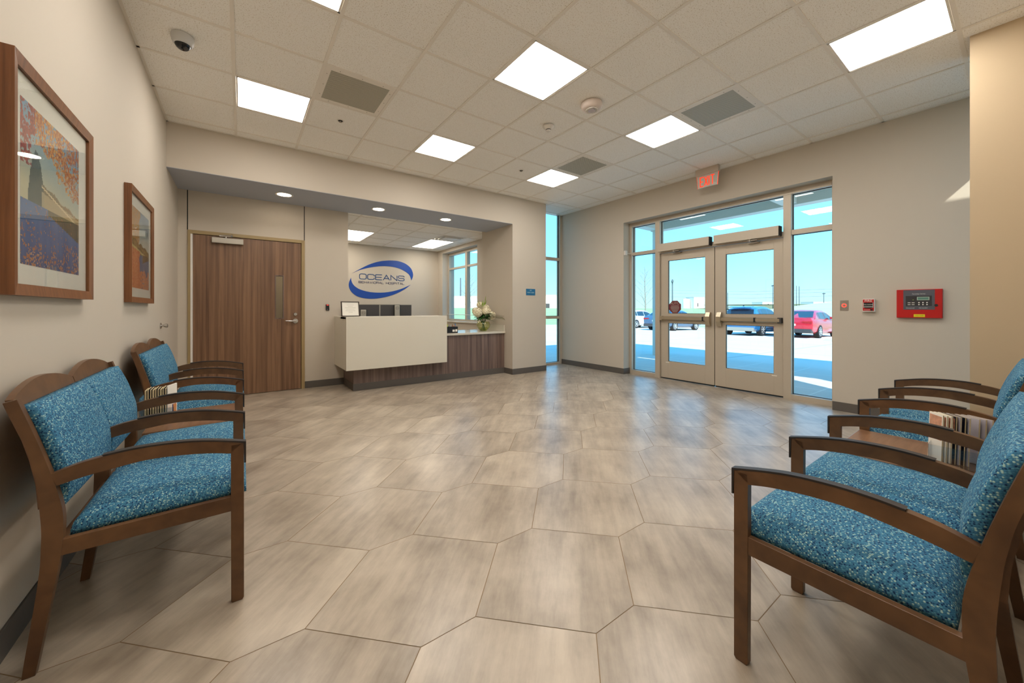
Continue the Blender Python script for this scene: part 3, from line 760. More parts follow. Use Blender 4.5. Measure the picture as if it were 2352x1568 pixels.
m = MB(); m.lathe([(0.028, -0.047), (0.027, -0.052), (0.016, -0.062), (0.004, -0.064)], seg=24); m.build('chamber', M['white'], t, smooth=True)
for lab, p in (('dark sprinkler head in the ceiling below the left perforated vent', (0.86, 4.247)), ('dark sprinkler head in the ceiling near the furthest vent', (3.305, 4.25))):
    t = thing('sprinkler_head', lab, 'sprinkler', (p[0], p[1], H+0.003), 0, 'recessed sprinkler heads')
    m = MB(); m.lathe([(0.020, -0.001), (0.034, -0.004), (0.036, 0)], seg=24, cap=False); m.build('escutcheon', M['grid'], t, smooth=True)
    m = MB(); m.lathe([(0.024, -0.002), (0.024, 0.0)], seg=20); m.build('recess', M['gap'], t)
    m = MB(); m.lathe([(0.006, 0), (0.006, -0.012), (0.015, -0.013), (0.015, -0.015)], seg=12); m.build('deflector', M['steel'], t)

# exit sign
t = thing('exit_sign', 'hanging clear exit sign with red EXIT letters above the glass doors', 'exit sign', (5.40, 2.63, H))
m = MB(); m.box(-0.026, 0.026, -0.160, 0.160, -0.088, 0.003, bev=0.003); m.build('canopy', mat('exit_sign_housing', srgb(196, 182, 166), 0.5), t)
m = MB(); m.prism([(-0.152, -0.086), (0.152, -0.086), (0.136, -0.268), (-0.136, -0.268)], 'x', -0.004, 0.004); m.build('panel', mat('frosted_acrylic', srgb(206, 206, 198), 0.25), t)
m = MB()
for sy in (-1, 1): m.prism([(sy*0.1525, -0.086), (sy*0.150, -0.086), (sy*0.1335, -0.268), (sy*0.1365, -0.268)], 'x', -0.0045, 0.0045)
m.build('edge_glow', M['exitred'], t)
# letters as strokes
def glyph_strokes(mb, polys, w, x0, sx, sz, z0, mk, closed=()):
    for ci, P in enumerate(polys):
        pts = [(x0+p[0]*sx, z0+p[1]*sz) for p in P]
        cl_ = len(pts) > 2 and (Vector(pts[0])-Vector(pts[-1])).length < 1e-6
        if cl_: pts = pts[:-1]
        n = len(pts); L, R_ = [], []
        for i in range(n):
            p = Vector(pts[i]); a = Vector(pts[i-1]) if (i > 0 or cl_) else None; b_ = Vector(pts[(i+1) % n]) if (i < n-1 or cl_) else None
            d1 = (p-a).normalized() if a is not None else (b_-p).normalized(); d2 = (b_-p).normalized() if b_ is not None else d1
            nn = Vector((-(d1+d2).y, (d1+d2).x)); nn = nn.normalized() if nn.length > 1e-6 else Vector((-d1.y, d1.x))
            k = min(2.0, 1/max(0.3, nn.dot(Vector((-d1.y, d1.x)))))
            L.append(p+nn*w/2*k); R_.append(p-nn*w/2*k)
        rng = range(n) if cl_ else range(n-1)
        for i in rng:
            j = (i+1) % n
            f = [mk(L[i].x, L[i].y, 0), mk(L[j].x, L[j].y, 0), mk(R_[j].x, R_[j].y, 0), mk(R_[i].x, R_[i].y, 0)]
            g_ = [mk(L[i].x, L[i].y, 1), mk(L[j].x, L[j].y, 1), mk(R_[j].x, R_[j].y, 1), mk(R_[i].x, R_[i].y, 1)]
            A = [mb.bm.verts.new(v) for v in f]; B = [mb.bm.verts.new(v) for v in g_]
            mb._f(A[::-1]); mb._f(B)
            for q in range(4): mb._f([A[q], A[(q+1) % 4], B[(q+1) % 4], B[q]])
EX = {'E': [[(1,1),(0,1),(0,0),(1,0)], [(0,.5),(.85,.5)]], 'X': [[(0,1),(1,0)], [(0,0),(1,1)]], 'I': [[(.5,0),(.5,1)]], 'T': [[(0,1),(1,1)], [(.5,1),(.5,0)]]}
xx = 0.100
for ch, w_, adv in (('E', 0.046, 0.062), ('X', 0.040, 0.056), ('I', 0.012, 0.028), ('T', 0.050, 0)):
    m = MB(); glyph_strokes(m, EX[ch], 0.0125, 0, -w_, 0.130, -0.246, lambda a, z, s: (-0.0075 + 0.0035*s, xx+a, z)); m.build('letter', M['exitred'], t); xx -= adv
# ------------------------------------------------------------------ reception desk
t = thing('reception_desk', 'reception desk with cream raised front and dark laminate base', 'desk', (0, 0, 0))
YD = 5.575
m = MB(); m.box(1.302, 3.940, YD, YD+0.025, 0.102, 0.728); m.box(1.302, 1.327, YD+0.025, YB-0.001, 0.102, 0.728); m.build('laminate_panel', M['desk'], t)
m = MB(); m.box(1.298, 3.940, YD-0.004, YD+0.02, 0, 0.102, bev=0.002); m.box(1.298, 1.320, YD+0.02, YB-0.001, 0, 0.102, bev=0.002); m.build('kick_base', M['base'], t)
m = MB(); m.box(1.167, 2.692, 5.40, 5.46, 0.322, 1.064, bev=0.003); m.box(1.167, 1.227, 5.46, YB-0.002, 0.322, 1.064, bev=0.003); m.box(1.227, 2.692, 5.46, 5.575, 0.322, 0.362, bev=0.003)
m.box(2.640, 2.692, 5.46, 5.76, 0.322, 1.064, bev=0.003); m.box(1.167, 2.692, 5.42, 5.76, 1.030, 1.0655, bev=0.004)
m.build('raised_front', M['solid'], t)
dk_ = t
t = thing('countertop', 'cream quartz countertop to the right of the raised desk front, carrying the flowers', 'countertop', (0, 0, 0))
m = MB(); m.box(2.694, 3.944, 5.545, 6.36, 0.732, 0.768, bev=0.004); m.box(1.40, 2.637, 5.60, 6.36, 0.732, 0.768, bev=0.003); m.box(2.630, 2.700, 5.763, 6.36, 0.732, 0.768, bev=0.003); m.build('worktop', M['quartz'], t)
m = MB(); m.box(3.918, 3.944, 5.555, 6.30, 0.768, 0.880, bev=0.003); m.build('backsplash', M['quartz'], t)
m = MB(); m.box(2.0, 2.03, 5.62, 6.30, 0.0, 0.732); m.box(3.0, 3.03, 5.62, 6.30, 0.0, 0.732); m.box(3.70, 3.73, 5.62, 6.30, 0.0, 0.732); m.build('support_panel', M['desk'], dk_)

# certificate frame on the desk
t = thing('certificate_frame', 'dark framed certificate leaning on the left of the cream desk top', 'certificate', (1.262, 5.560, 1.0672), 0.0)
rt = Euler((-0.13, 0, 0.16)).to_matrix().to_4x4()
w, h, b_ = 0.128, 0.215, 0.012
m = MB()
for a in ((-w, w, 0, b_), (-w, w, h-b_, h), (-w, -w+b_, b_, h-b_), (w-b_, w, b_, h-b_)): m.box(a[0], a[1], -0.009, 0.009, a[2], a[3], bev=0.001, M=rt)
m.build('frame', mat('dark_bronze_frame', srgb(64, 52, 42), 0.4), t)
m = MB(); m.box(-w+b_, w-b_, -0.003, 0.004, b_, h-b_, M=rt); m.build('certificate', M['paper'], t)
m = MB()
for k, ww in enumerate((0.05, 0.035, 0.075, 0.06, 0.07, 0.03)): m.box(-ww, ww, -0.0036, -0.003, 0.165-0.021*k, 0.168-0.021*k, M=rt)
m.build('text_lines', mat('faint_grey_print', srgb(176, 170, 158), 0.7), t)
m = MB(); m.prism([(0.012, 0.15), (0.075, 0.004), (0.070, 0.0), (0.005, 0.15)], 'x', -0.02, 0.02, M=rt); m.build('easel_back', M['black'], t)

# monitors seen from behind
def monitor(x, w2, ztop, zlogo, hs, lab):
    t = thing('computer_monitor', lab, 'monitor', (x, 6.10, 0.768), 0, 'monitors behind the desk')
    m = MB(); m.box(-w2, w2, 0.000, 0.022, ztop-0.33-0.768, ztop-0.768, bev=0.003); m.build('shell', M['dark'], t)
    m = MB(); zt = ztop-0.768
    for a in ((-w2-0.005, w2+0.005, zt, zt+0.007), (-w2-0.007, -w2, zt-0.33, zt+0.007), (w2, w2+0.007, zt-0.33, zt+0.007)): m.box(a[0], a[1], -0.002, 0.024, a[2], a[3])
    m.build('bezel', M['silver'], t)
    m = MB(); m.box(-w2+.01, w2-.01, 0.022, 0.024, zt-0.32, zt-0.01); m.build('screen', M['black'], t)
    m = MB(); m.box(-0.043, 0.043, -0.055, -0.030, 0.012, zlogo+0.048-0.768, bev=0.006); st = m.build('stand', M['silver'], t)
    m = MB(); m.box(-0.043+.01, 0.062, -0.032, 0.0, zlogo-0.10-0.768, zlogo+0.055-0.768, bev=0.004); m.build('hinge', M['black'], st)
    m = MB(); m.lathe([(0.024, 0), (0.024, 0.0015), (0.027, 0.0015), (0.027, 0)], c=(0, -0.0552, zlogo-0.768), seg=28, M=Euler((PI/2, 0, 0)).to_matrix().to_4x4(), cap=False); m.build('logo_ring', M['dark'], st)
    text_part('logo_lettering', 'DELL', 0.018, M['dark'], st, (0, -0.0565, zlogo-0.768), ROT_S)
    m = MB(); m.box(-0.11, 0.11, -0.10, 0.06, 0, 0.012, bev=0.003); m.build('foot', M['silver'], t)
monitor(1.562, 0.262, 1.243, 1.115, 0.2, 'left computer monitor seen from behind, half hidden by the certificate')
monitor(2.103, 0.262, 1.243, 1.190, 0.2, 'right computer monitor seen from behind with a tall silver stand')

# ------------------------------------------------------------------ logo on the reception wall
t = thing('wall_logo', 'blue OCEANS BEHAVIORAL HOSPITAL swoosh logo on the reception wall', 'logo', (0, 9.38, 0))
def wl(x, y):   # logo layout plane, metres along the wall and up
    return None
UP_O = [(2.153,2.027),(2.325,2.137),(2.513,2.247),(2.673,2.320),(2.837,2.371),(3.004,2.401),(3.132,2.411),(3.261,2.410),(3.402,2.382),(3.527,2.327),(3.635,2.228),(3.683,2.099),(3.674,2.011),(3.635,1.925)]; UP_I = [(2.153,2.027),(2.317,2.113),(2.513,2.180),(2.714,2.228),(2.920,2.254),(3.132,2.251),(3.305,2.220),(3.437,2.168),(3.545,2.104),(3.603,2.033),(3.635,1.925)]; LO_O = [(2.135,1.926),(2.096,1.829),(2.083,1.741),(2.107,1.646),(2.172,1.556),(2.279,1.482),(2.434,1.440),(2.617,1.429),(2.837,1.451),(3.089,1.515),(3.305,1.606),(3.482,1.710),(3.622,1.815)]; LO_I = [(2.135,1.926),(2.145,1.847),(2.179,1.772),(2.244,1.706),(2.356,1.645),(2.553,1.596),(2.755,1.583),(2.962,1.595),(3.175,1.636),(3.393,1.707),(3.622,1.815)]
def smooth(P, k=5):
    out = []
    for i in range(len(P)-1):
        p0 = P[max(i-1, 0)]; p1 = P[i]; p2 = P[i+1]; p3 = P[min(i+2, len(P)-1)]
        for j in range(k):
            u = j/k; out.append(tuple(0.5*((2*p1[a])+(-p0[a]+p2[a])*u+(2*p0[a]-5*p1[a]+4*p2[a]-p3[a])*u*u+(-p0[a]+3*p1[a]-3*p2[a]+p3[a])*u**3) for a in (0, 1)))
    out.append(P[-1]); return out
def crescent(outer, inner, name):
    o_ = smooth(outer, 6); i_ = smooth(inner, 6)
    def at(P, f):
        L = [0]
        for a, b in zip(P, P[1:]): L.append(L[-1]+math.dist(a, b))
        d = f*L[-1]
        for k in range(len(P)-1):
            if L[k+1] >= d-1e-9:
                u = (d-L[k])/max(1e-9, L[k+1]-L[k]); return (P[k][0]+u*(P[k+1][0]-P[k][0]), P[k][1]+u*(P[k+1][1]-P[k][1]))
        return P[-1]
    N = 44; m = MB(); A = [at(o_, k/N) for k in range(N+1)]; B = [at(i_, k/N) for k in range(N+1)]
    for y0 in (-0.006,):
        for k in range(N):
            q = [(A[k], 0), (A[k+1], 0), (B[k+1], 0), (B[k], 0)]
            m.quad(*[(p[0], -0.006, p[1]) for p, _ in q])
            m.quad((A[k][0], -0.006, A[k][1]), (A[k+1][0], -0.006, A[k+1][1]), (A[k+1][0], -0.0005, A[k+1][1]), (A[k][0], -0.0005, A[k][1]))
            m.quad((B[k][0], -0.006, B[k][1]), (B[k+1][0], -0.006, B[k+1][1]), (B[k+1][0], -0.0005, B[k+1][1]), (B[k][0], -0.0005, B[k][1]))
    bmesh.ops.remove_doubles(m.bm, verts=m.bm.verts[:], dist=1e-5)
    m.build(name, M['blue'], t)
crescent(UP_O, UP_I, 'upper_swoosh'); crescent(LO_O, LO_I, 'lower_swoosh')
def rr(x0, x1, z0, z1, r, n=4, parts='all'):
    P = []
    for cx_, cz_, a0 in ((x1-r, z1-r, 0), (x0+r, z1-r, 90), (x0+r, z0+r, 180), (x1-r, z0+r, 270)):
        for k in range(n+1):
            a = math.radians(a0+90*k/n); P.append((cx_+r*math.cos(a), cz_+r*math.sin(a)))
    return P
def arc(cx_, cz_, r, a0, a1, n=5): return [(cx_+r*math.cos(math.radians(a0+(a1-a0)*k/n)), cz_+r*math.sin(math.radians(a0+(a1-a0)*k/n))) for k in range(n+1)]
r_ = .28
FONT = {
 'O': [rr(0, 1, 0, 1, r_)+[rr(0, 1, 0, 1, r_)[0]]],
 'C': [[(1, .68)]+arc(1-r_, 1-r_, r_, 0, 90)+arc(r_, 1-r_, r_, 90, 180)+arc(r_, r_, r_, 180, 270)+arc(1-r_, r_, r_, 270, 360)+[(1, .32)]],
 'E': [[(1,1),(.10,1),(0,.9),(0,.1),(.10,0),(1,0)], [(0,.5),(.95,.5)]],
 'A': [[(0,0),(.5,1),(1,0)], [(.2,.3),(.8,.3)]],
 'N': [[(0,0),(0,1),(1,0),(1,1)]],
 'S': [[(.97,.76)]+arc(1-.24, 1-.24, .24, 20, 90, 4)+arc(.25, .75, .25, 90, 270, 8)+arc(.75, .25, .25, 90, -90, 8)+arc(.24, .24, .24, 270, 200, 4)+[(.02,.26)]],
 'B': [[(0,0),(0,1)]+arc(.75, .75, .25, 90, -90, 6)+[(0,.5)], [(.75,.5)]+arc(.75, .25, .25, 90, -90, 6)+[(0,0)]],
 'H': [[(0,0),(0,1)], [(1,0),(1,1)], [(0,.5),(1,.5)]], 'V': [[(0,1),(.5,0),(1,1)]], 'I': [[(.5,0),(.5,1)]],
 'R': [[(0,0),(0,1)]+arc(.75, .75, .25, 90, -90, 6)+[(0,.5)], [(.6,.5),(1,0)]], 'L': [[(0,1),(0,.1),(.1,0),(1,0)]],
 'P': [[(0,0),(0,1)]+arc(.75, .75, .25, 90, -90, 6)+[(0,.5)]], 'T': [[(0,1),(1,1)], [(.5,1),(.5,0)]]}
def word(txt, x0, x1, z0, hgt, stroke, mt, narrow=('I',), gap=0.22, name='letter'):
    wts = [0.25 if c == 'I' else (0.55 if c == ' ' else 1.0) for c in txt]
    tot = sum(wts)+gap*(len(txt)-1); u = (x1-x0)/tot; x = x0
    for c, wt in zip(txt, wts):
        if c != ' ':
            m = MB(); glyph_strokes(m, FONT[c], stroke, x, wt*u, hgt, z0, lambda a, z, s: (a, -0.001-0.005*s, z)); m.build(name, mt, t)
        x += (wt+gap)*u
word('OCEANS', 2.329, 3.445, 1.905, 0.125, 0.018, M['logonavy'], gap=0.20)
word('BEHAVIORAL HOSPITAL', 2.313, 3.446, 1.806, 0.048, 0.010, M['logogrey'], gap=0.30, name='small_letter')

# ------------------------------------------------------------------ framed pictures
def art(name, y0, y1, z0, z1, fn, parent, nx, nz, x):
    me = MB(); cl = me.bm.loops.layers.float_color.new('ink')
    V = [[me.bm.verts.new((x, y0+(y1-y0)*i/nx, z0+(z1-z0)*j/nz)) for i in range(nx+1)] for j in range(nz+1)]
    for j in range(nz):
        for i in range(nx):
            f = me.bm.faces.new([V[j][i], V[j][i+1], V[j+1][i+1], V[j+1][i]])
            c = srgb(*[max(0, min(255, q)) for q in fn((i+.5)/nx, (j+.5)/nz)])
            for lp in f.loops: lp[cl] = c
    m_ = mat('print_ink_'+parent.name, (0.5, 0.5, 0.5), 0.6); n = m_.node_tree.nodes; at = n.new('ShaderNodeAttribute'); at.attribute_name = 'ink'
    m_.node_tree.links.new(at.outputs['Color'], n['Principled BSDF'].inputs['Base Color'])
    bmx = me.build(name, m_, parent, keep=True); return bmx
from mathutils import noise as NZ
def nz(u, v, s, o=0): return NZ.noise(Vector((u*s, v*s, o)))
def mixc(a, b, t): t = max(0, min(1, t)); return tuple(a[k]+(b[k]-a[k])*t for k in range(3))
def lake(u, v):      # u left..right, v bottom..top; autumn maple branches over a misty lake
    n1 = nz(u, v, 30, 1); n2 = nz(u, v, 60, 4); n3 = nz(u, v, 9, 2)
    if v > 0.40:
        c = mixc((196, 190, 160), (112, 158, 190), (v-0.45)/0.5+0.3*(u-.4))
        hill = 0.60-0.16*u+0.03*nz(u, 0, 7, 3)+0.012*nz(u, 0, 40, 5)
        if v < hill and u > 0.28: c = mixc((100, 110, 100), (150, 110, 60), u*0.9+n1*.5)
        d = abs(u-0.22); top = 0.74-2.2*d*d*9
        if d < 0.12 and 0.40 < v < top+0.03*n2: c = mixc((52, 78, 84), (74, 92, 88), n2+.5)
        if v < 0.50-0.10*(u-0.3) and u > 0.30: c = mixc(c, (196, 176, 140), 0.75)
        if abs(v-(0.545-0.22*(u-.25))) < 0.006 and u > 0.3: c = (225, 205, 165)
    else:
        c = mixc((70, 110, 160), (48, 80, 130), (0.4-v)/0.4+n3*.3)
        if v > 0.36-0.20*max(0, u-.45) and u > .4: c = mixc((96, 84, 54), (60, 70, 60), n1+.5)
        dens = (0.16-v)*2.2+0.5*(0.25-abs(u-.1))+0.8*n3+ 0.12 + (0.35 if (u > .75 and v < .22) else 0)
        if n2+0.6*n1 > 0.42-dens*0.55: c = mixc((196, 160, 130), (170, 104, 60), n1*1.5+.5)
    # branches: dense top band falling at right, strand at far left
    band = (v > 0.80-0.10*u+0.05*n3 and u > 0.10) or (u > 0.62-0.5*(v-0.52) and v > 0.52+0.10*n3+0.35*(1-u)) or (u < 0.16+0.03*n3 and v > 0.62)
    if band and n1*0.8+n2*0.8+n3*0.7 > -0.16:
        c = mixc((120, 40, 44), (176, 70, 50), n2*1.4+.5) if u < 0.2 else mixc((160, 70, 28), (226, 168, 66), n2*1.6+0.55*(1-2*abs(u-.45)))
    return c
def slope(u, v):     # autumn hillside with leaves, path and blue water
    n1 = nz(u, v, 34, 7); n2 = nz(u, v, 70, 8); n3 = nz(u, v, 8, 9)
    c = mixc((190, 190, 176), (120, 150, 176), (v-.6)/.4)
    if u < 0.42+0.08*n3 and v > 0.55 and n1 > -0.3: c = mixc((176, 110, 50), (206, 160, 90), n2+.5)
    if 0.42 < v < 0.62-0.08*u+0.04*n3: c = mixc((150, 120, 34), (84, 64, 22), n1*1.3+.4)
    if abs(v-(0.52-0.10*u)) < 0.015: c = (196, 180, 110)
    if v < 0.44: c = mixc((70, 96, 132), (96, 120, 150), n3+.4)
    if 0.34 < v < 0.46 and u > 0.6 and v > 0.30+0.2*(u-.4): c = mixc((110, 84, 24), (60, 56, 30), n1+.5)
    if (v < 0.50-0.05*u and u < 0.45+0.12*n3) or (v < 0.22+0.10*n3 and n1+n2 > -0.35): c = mixc((190, 84, 30), (222, 150, 90), n2*1.5+n1+.4)
    return c
def picture(lab, y0, y1, z0, z1, p, fn):
    t = thing('framed_picture', lab, 'picture', (XL, (y0+y1)/2, (z0+z1)/2), 0, 'framed autumn photographs on the left wall')
    cy, cz = (y0+y1)/2, (z0+z1)/2; W_, H_ = (y1-y0)/2, (z1-z0)/2; w = 0.040
    m = MB()
    # mitred moulding: each side its own prism pieces
    for k in range(4):
        if k == 0: P = [(-W_, -H_), (W_, -H_), (W_-w, -H_+w), (-W_+w, -H_+w)]
        if k == 1: P = [(W_, H_), (-W_, H_), (-W_+w, H_-w), (W_-w, H_-w)]
        if k == 2: P = [(-W_, H_), (-W_, -H_), (-W_+w, -H_+w), (-W_+w, H_-w)]
        if k == 3: P = [(W_, -H_), (W_, H_), (W_-w, H_-w), (W_-w, -H_+w)]
        A = [m.bm.verts.new((0.001, *q)) for q in P]; F = [m.bm.verts.new((0.040 if i < 2 else 0.034, *q)) for i, q in enumerate(P)]
        m._f(A[::-1]); m._f(F)
        for i in range(4): m._f([A[i], A[(i+1) % 4], F[(i+1) % 4], F[i]])
    m.build('frame', M['framewood'], t)
    m = MB(); m.box(0.018, 0.022, -W_+w-.004, W_-w+.004, -H_+w-.004, H_-w+.004); m.build('mat_board', M['matwhite'], t)
    art('print', p[0]-cy, p[1]-cy, p[2]-cz, p[3]-cz, fn, t, 110, 120, 0.0226)
    m = MB(); m.box(0.0255, 0.0275, -W_+w, W_-w, -H_+w, H_-w); m.build('glazing', M['pictureglass'], t)
picture('large framed photo of a misty lake under orange maple leaves, nearest on the left wall', 1.955, 2.762, 1.220, 2.050, (2.049, 2.622, 1.333, 1.925), lake)
picture('framed photo of an autumn hillside with blue water, nearer the wooden door', 3.576, 4.374, 1.220, 2.040, (3.668, 4.262, 1.328, 1.915), slope)

# ------------------------------------------------------------------ waiting chairs
SP = 0.522; AW = 0.027
def poly_arm():
    top = smooth([(0.0, 0.632), (0.13, 0.662), (0.236, 0.673), (0.327, 0.673), (0.396, 0.666), (0.458, 0.654), (0.516, 0.634)], 4)
    bot = smooth([(0.502, 0.594), (0.441, 0.609), (0.367, 0.620), (0.283, 0.629), (0.185, 0.624), (0.10, 0.611), (0.042, 0.596)], 4)
    return top + bot
def poly_cap():
    top = smooth([(0.0, 0.632), (0.13, 0.662), (0.236, 0.673), (0.327, 0.673), (0.396, 0.666)], 4)
    o_ = [(-d*0+d, z+0.006) for d, z in top]; o_[0] = (-0.007, 0.636)
    return [(-0.007, 0.550), (-0.001, 0.550)] + top + [(0.398, 0.672)] + o_[::-1][1:]
def poly_post():
    back = smooth([(0.612, 0.880), (0.566, 0.731), (0.551, 0.656), (0.543, 0.600), (0.534, 0.480), (0.534, 0.400), (0.541, 0.284), (0.575, 0.0)], 4)
    front = smooth([(0.546, 0.0), (0.508, 0.250), (0.492, 0.361), (0.486, 0.442), (0.489, 0.524), (0.512, 0.634), (0.545, 0.760), (0.583, 0.888)], 4)
    return back + front
def mirror(P): return [(-d, z) for d, z in P]      # local y = -depth
def frame_parts(t, x, wide, top=1.0):
    a, b_ = x-AW/2, x+AW/2
    m = MB(); m.prism(mirror(poly_arm()), 'x', a, b_, bev=0.003); arm = m.build('arm', M['chairwood'], t)
    m = MB(); m.prism(mirror(poly_cap()), 'x', a-0.001, b_+0.001, bev=0.002); m.build('arm_cap', M['caprubber'], arm)
    m = MB(); m.prism([(0, 0.632), (-0.043, 0.632), (-0.043, 0.598), (-0.042, 0.006), (-0.038, 0.0), (-0.006, 0.0), (0, 0.008)], 'x', a, b_, bev=0.003); m.build('leg', M['chairwood'], t)
    m = MB()
    P = poly_post()
    if top < 1: P = [(d, z) if z < 0.78 else (d - (z-0.78)*0.25, 0.78) for d, z in P]
    m.prism(mirror(P), 'x', a, b_, bev=0.003); m.build('leg', M['chairwood'], t)
    m = MB(); m.prism(mirror([(0.04, 0.424), (0.04, 0.366), (0.495, 0.362), (0.49, 0.414)]), 'x', a+0.002, b_-0.002, bev=0.002); m.build('side_rail', M['chairwood'], t)

def cushion_seat(x0, x1):
    m = MB(); NX, NY = 14, 14; d0, d1 = -0.008, 0.478
    rows = []
    for side in (0, 1):
        G = []
        for j in range(NY+1):
            r = []
            for i in range(NX+1):
                u, v = i/NX, j/NY
                u2 = 0.5-0.5*math.cos(PI*u); v2 = 0.5-0.5*math.cos(PI*v)
                eu = 1-abs(2*u2-1)**8; ev = 1-abs(2*v2-1)**8
                base = 0.424-0.010*v2
                th = 0.052*((max(0, min(eu, ev)))**0.5)+0.016*math.sin(PI*u2)*math.sin(PI*v2)**.7
                zt = base+0.014+th
                z = zt if side else base-0.002
                r.append(m.bm.verts.new((x0+(x1-x0)*u2, -(d0+(d1-d0)*v2), z)))
            G.append(r)
        rows.append(G)
    lo, hi = rows
    for j in range(NY):
        for i in range(NX):
            m._f([hi[j][i], hi[j][i+1], hi[j+1][i+1], hi[j+1][i]]); m._f([lo[j][i], lo[j+1][i], lo[j+1][i+1], lo[j][i+1]])
    for i in range(NX):
        m._f([lo[0][i], lo[0][i+1], hi[0][i+1], hi[0][i]]); m._f([lo[NY][i+1], lo[NY][i], hi[NY][i], hi[NY][i+1]])
    for j in range(NY):
        m._f([lo[j+1][0], lo[j][0], hi[j][0], hi[j+1][0]]); m._f([lo[j][NX], lo[j+1][NX], hi[j+1][NX], hi[j][NX]])
    return m
BF = smooth([(0.484, 0.516), (0.478, 0.560), (0.481, 0.643), (0.498, 0.712), (0.519, 0.782), (0.551, 0.862)], 3)      # front face curve (depth, z)
def cushion_back(x0, x1):
    m = MB(); N = len(BF)-1; NX = 12
    def P(i, j, s):
        u = 0.5-0.5*math.cos(PI*i/NX); d, z = BF[j]; v = j/N
        e = (1-abs(2*u-1)**10)*(1-abs(2*v-1)**12); e = max(0, e)**0.5
        cr = 0.010*math.sin(PI*u)*math.sin(PI*v)
        if s: return (x0+(x1-x0)*u, -(d+0.006-0.006*e-cr*e), z)
        return (x0+(x1-x0)*u, -(d+0.040+0.004*(v)), z-0.004)
    F = [[m.bm.verts.new(P(i, j, 1)) for i in range(NX+1)] for j in range(N+1)]
    B = [[m.bm.verts.new(P(i, j, 0)) for i in range(NX+1)] for j in range(N+1)]
    for j in range(N):
        for i in range(NX): m._f([F[j][i], F[j][i+1], F[j+1][i+1], F[j+1][i]]); m._f([B[j][i], B[j+1][i], B[j+1][i+1], B[j][i+1]])
    for i in range(NX): m._f([B[0][i], B[0][i+1], F[0][i+1], F[0][i]]); m._f([B[N][i+1], B[N][i], F[N][i], F[N][i+1]])
    for j in range(N): m._f([B[j+1][0], B[j][0], F[j][0], F[j+1][0]]); m._f([B[j][NX], B[j+1][NX], F[j+1][NX], F[j][NX]])
    return m
def crest(x0, x1, left, right):
    """curved wooden back panel with an arched top"""
    m = MB(); N = 14; L = []
    D = [(0.530, 0.52), (0.535, 0.60), (0.548, 0.68), (0.566, 0.76), (0.586, 0.84)]
    for i in range(N+1):
        u = i/N; x = x0+(x1-x0)*u; zt = 0.884+0.044*math.sin(PI*u)**0.85
        col = [(d, z) for d, z in D]+[(0.586+(zt-0.84)*0.27, zt)]
        L.append(([m.bm.verts.new((x, -d, z)) for d, z in col], [m.bm.verts.new((x, -d-0.018, z)) for d, z in col]))
    for i in range(N):
        a, b_ = L[i], L[i+1]; n = len(a[0])
        for k in range(n-1): m._f([a[0][k], b_[0][k], b_[0][k+1], a[0][k+1]]); m._f([a[1][k], a[1][k+1], b_[1][k+1], b_[1][k]])
        m._f([a[0][-1], b_[0][-1], b_[1][-1], a[1][-1]]); m._f([a[0][0], a[1][0], b_[1][0], b_[0][0]])
    for k in range(5):
        for e_ in (L[0], L[-1]): m._f([e_[0][k], e_[0][k+1], e_[1][k+1], e_[1][k]])
    return m
def double_chair(label):
    t = thing('waiting_chair', label, 'chair', (0, 0, 0), 0, 'double waiting chairs in two rows')
    for k in range(3): frame_parts(t, k*SP, k in (0, 2), 1.0 if k in (0, 2) else 0.5)
    for k in range(2):
        a, b_ = k*SP+AW/2+0.003, (k+1)*SP-AW/2-0.003
        o = cushion_seat(a, b_).build('seat', M['fabric'], t, smooth='all')
        o = cushion_back(k*SP+(AW/2+0.003 if k == 0 else 0.002), (k+1)*SP-(AW/2+0.003 if k == 1 else 0.002)).build('backrest', M['fabric'], t, smooth='all')
        crest(k*SP+(AW/2+.0005 if k == 0 else 0.003), (k+1)*SP-(AW/2+.0005 if k == 1 else 0.003), k == 0, k == 1).build('back_panel', M['chairwood'], t, smooth=True)
        m = MB(); m.box(a-0.003, b_+0.003, -0.036, -0.010, 0.362, 0.420, bev=0.002); m.build('front_rail', M['chairwood'], t)
        m = MB(); m.box(a-0.003, b_+0.003, -0.505, -0.482, 0.362, 0.412, bev=0.002); m.build('rear_rail', M['chairwood'], t)
    return t
TB = 0.575
LX0, LY = 0.008, 1.850       # left row: front plane x, first frame y
RX0, RYF = 1.3645, 0.572     # right row: first frame x, front plane y
c0 = double_chair('teal double waiting chair nearest on the left, below the large picture')
c0.location = (LX0, LY+2*SP, 0); c0.rotation_euler = (0, 0, -PI/2)
copy_thing(c0, (LX0, LY+4*SP+TB, 0), -PI/2, 'teal double waiting chair at the far end of the left row, before the wooden door')
copy_thing(c0, (RX0, RYF, 0), 0, 'teal double waiting chair in the right foreground, cut by the frame edge')
copy_thing(c0, (RX0+2*SP+TB, RYF, 0), 0, 'teal double waiting chair at the far end of the right row, under the alarm panel')
# linking tables
def link_table(label, loc, rz):
    t = thing('side_table', label, 'table', loc, rz, 'linking tables between the double chairs')
    g = TB-AW-0.002
    m = MB(); m.box(-g/2, g/2, -0.470, -0.002, 0.438, 0.466, bev=0.003); m.build('table_top', wood('table_laminate', srgb(112, 80, 56), srgb(142, 106, 78), scale=(4, 40, 4), rough=0.3), t)
    m = MB(); m.box(-g/2, g/2, -0.040, -0.018, 0.372, 0.438, bev=0.002); m.box(-g/2, g/2, -0.480, -0.462, 0.372, 0.438, bev=0.002); m.build('apron', M['chairwood'], t)
link_table('brown linking table in the left row between its two double chairs', (LX0, LY+2*SP+TB/2, 0), -PI/2)
link_table('brown linking table in the right row between its two double chairs', (RX0+2*SP+TB/2, RYF, 0), 0)
TZ = 0.466

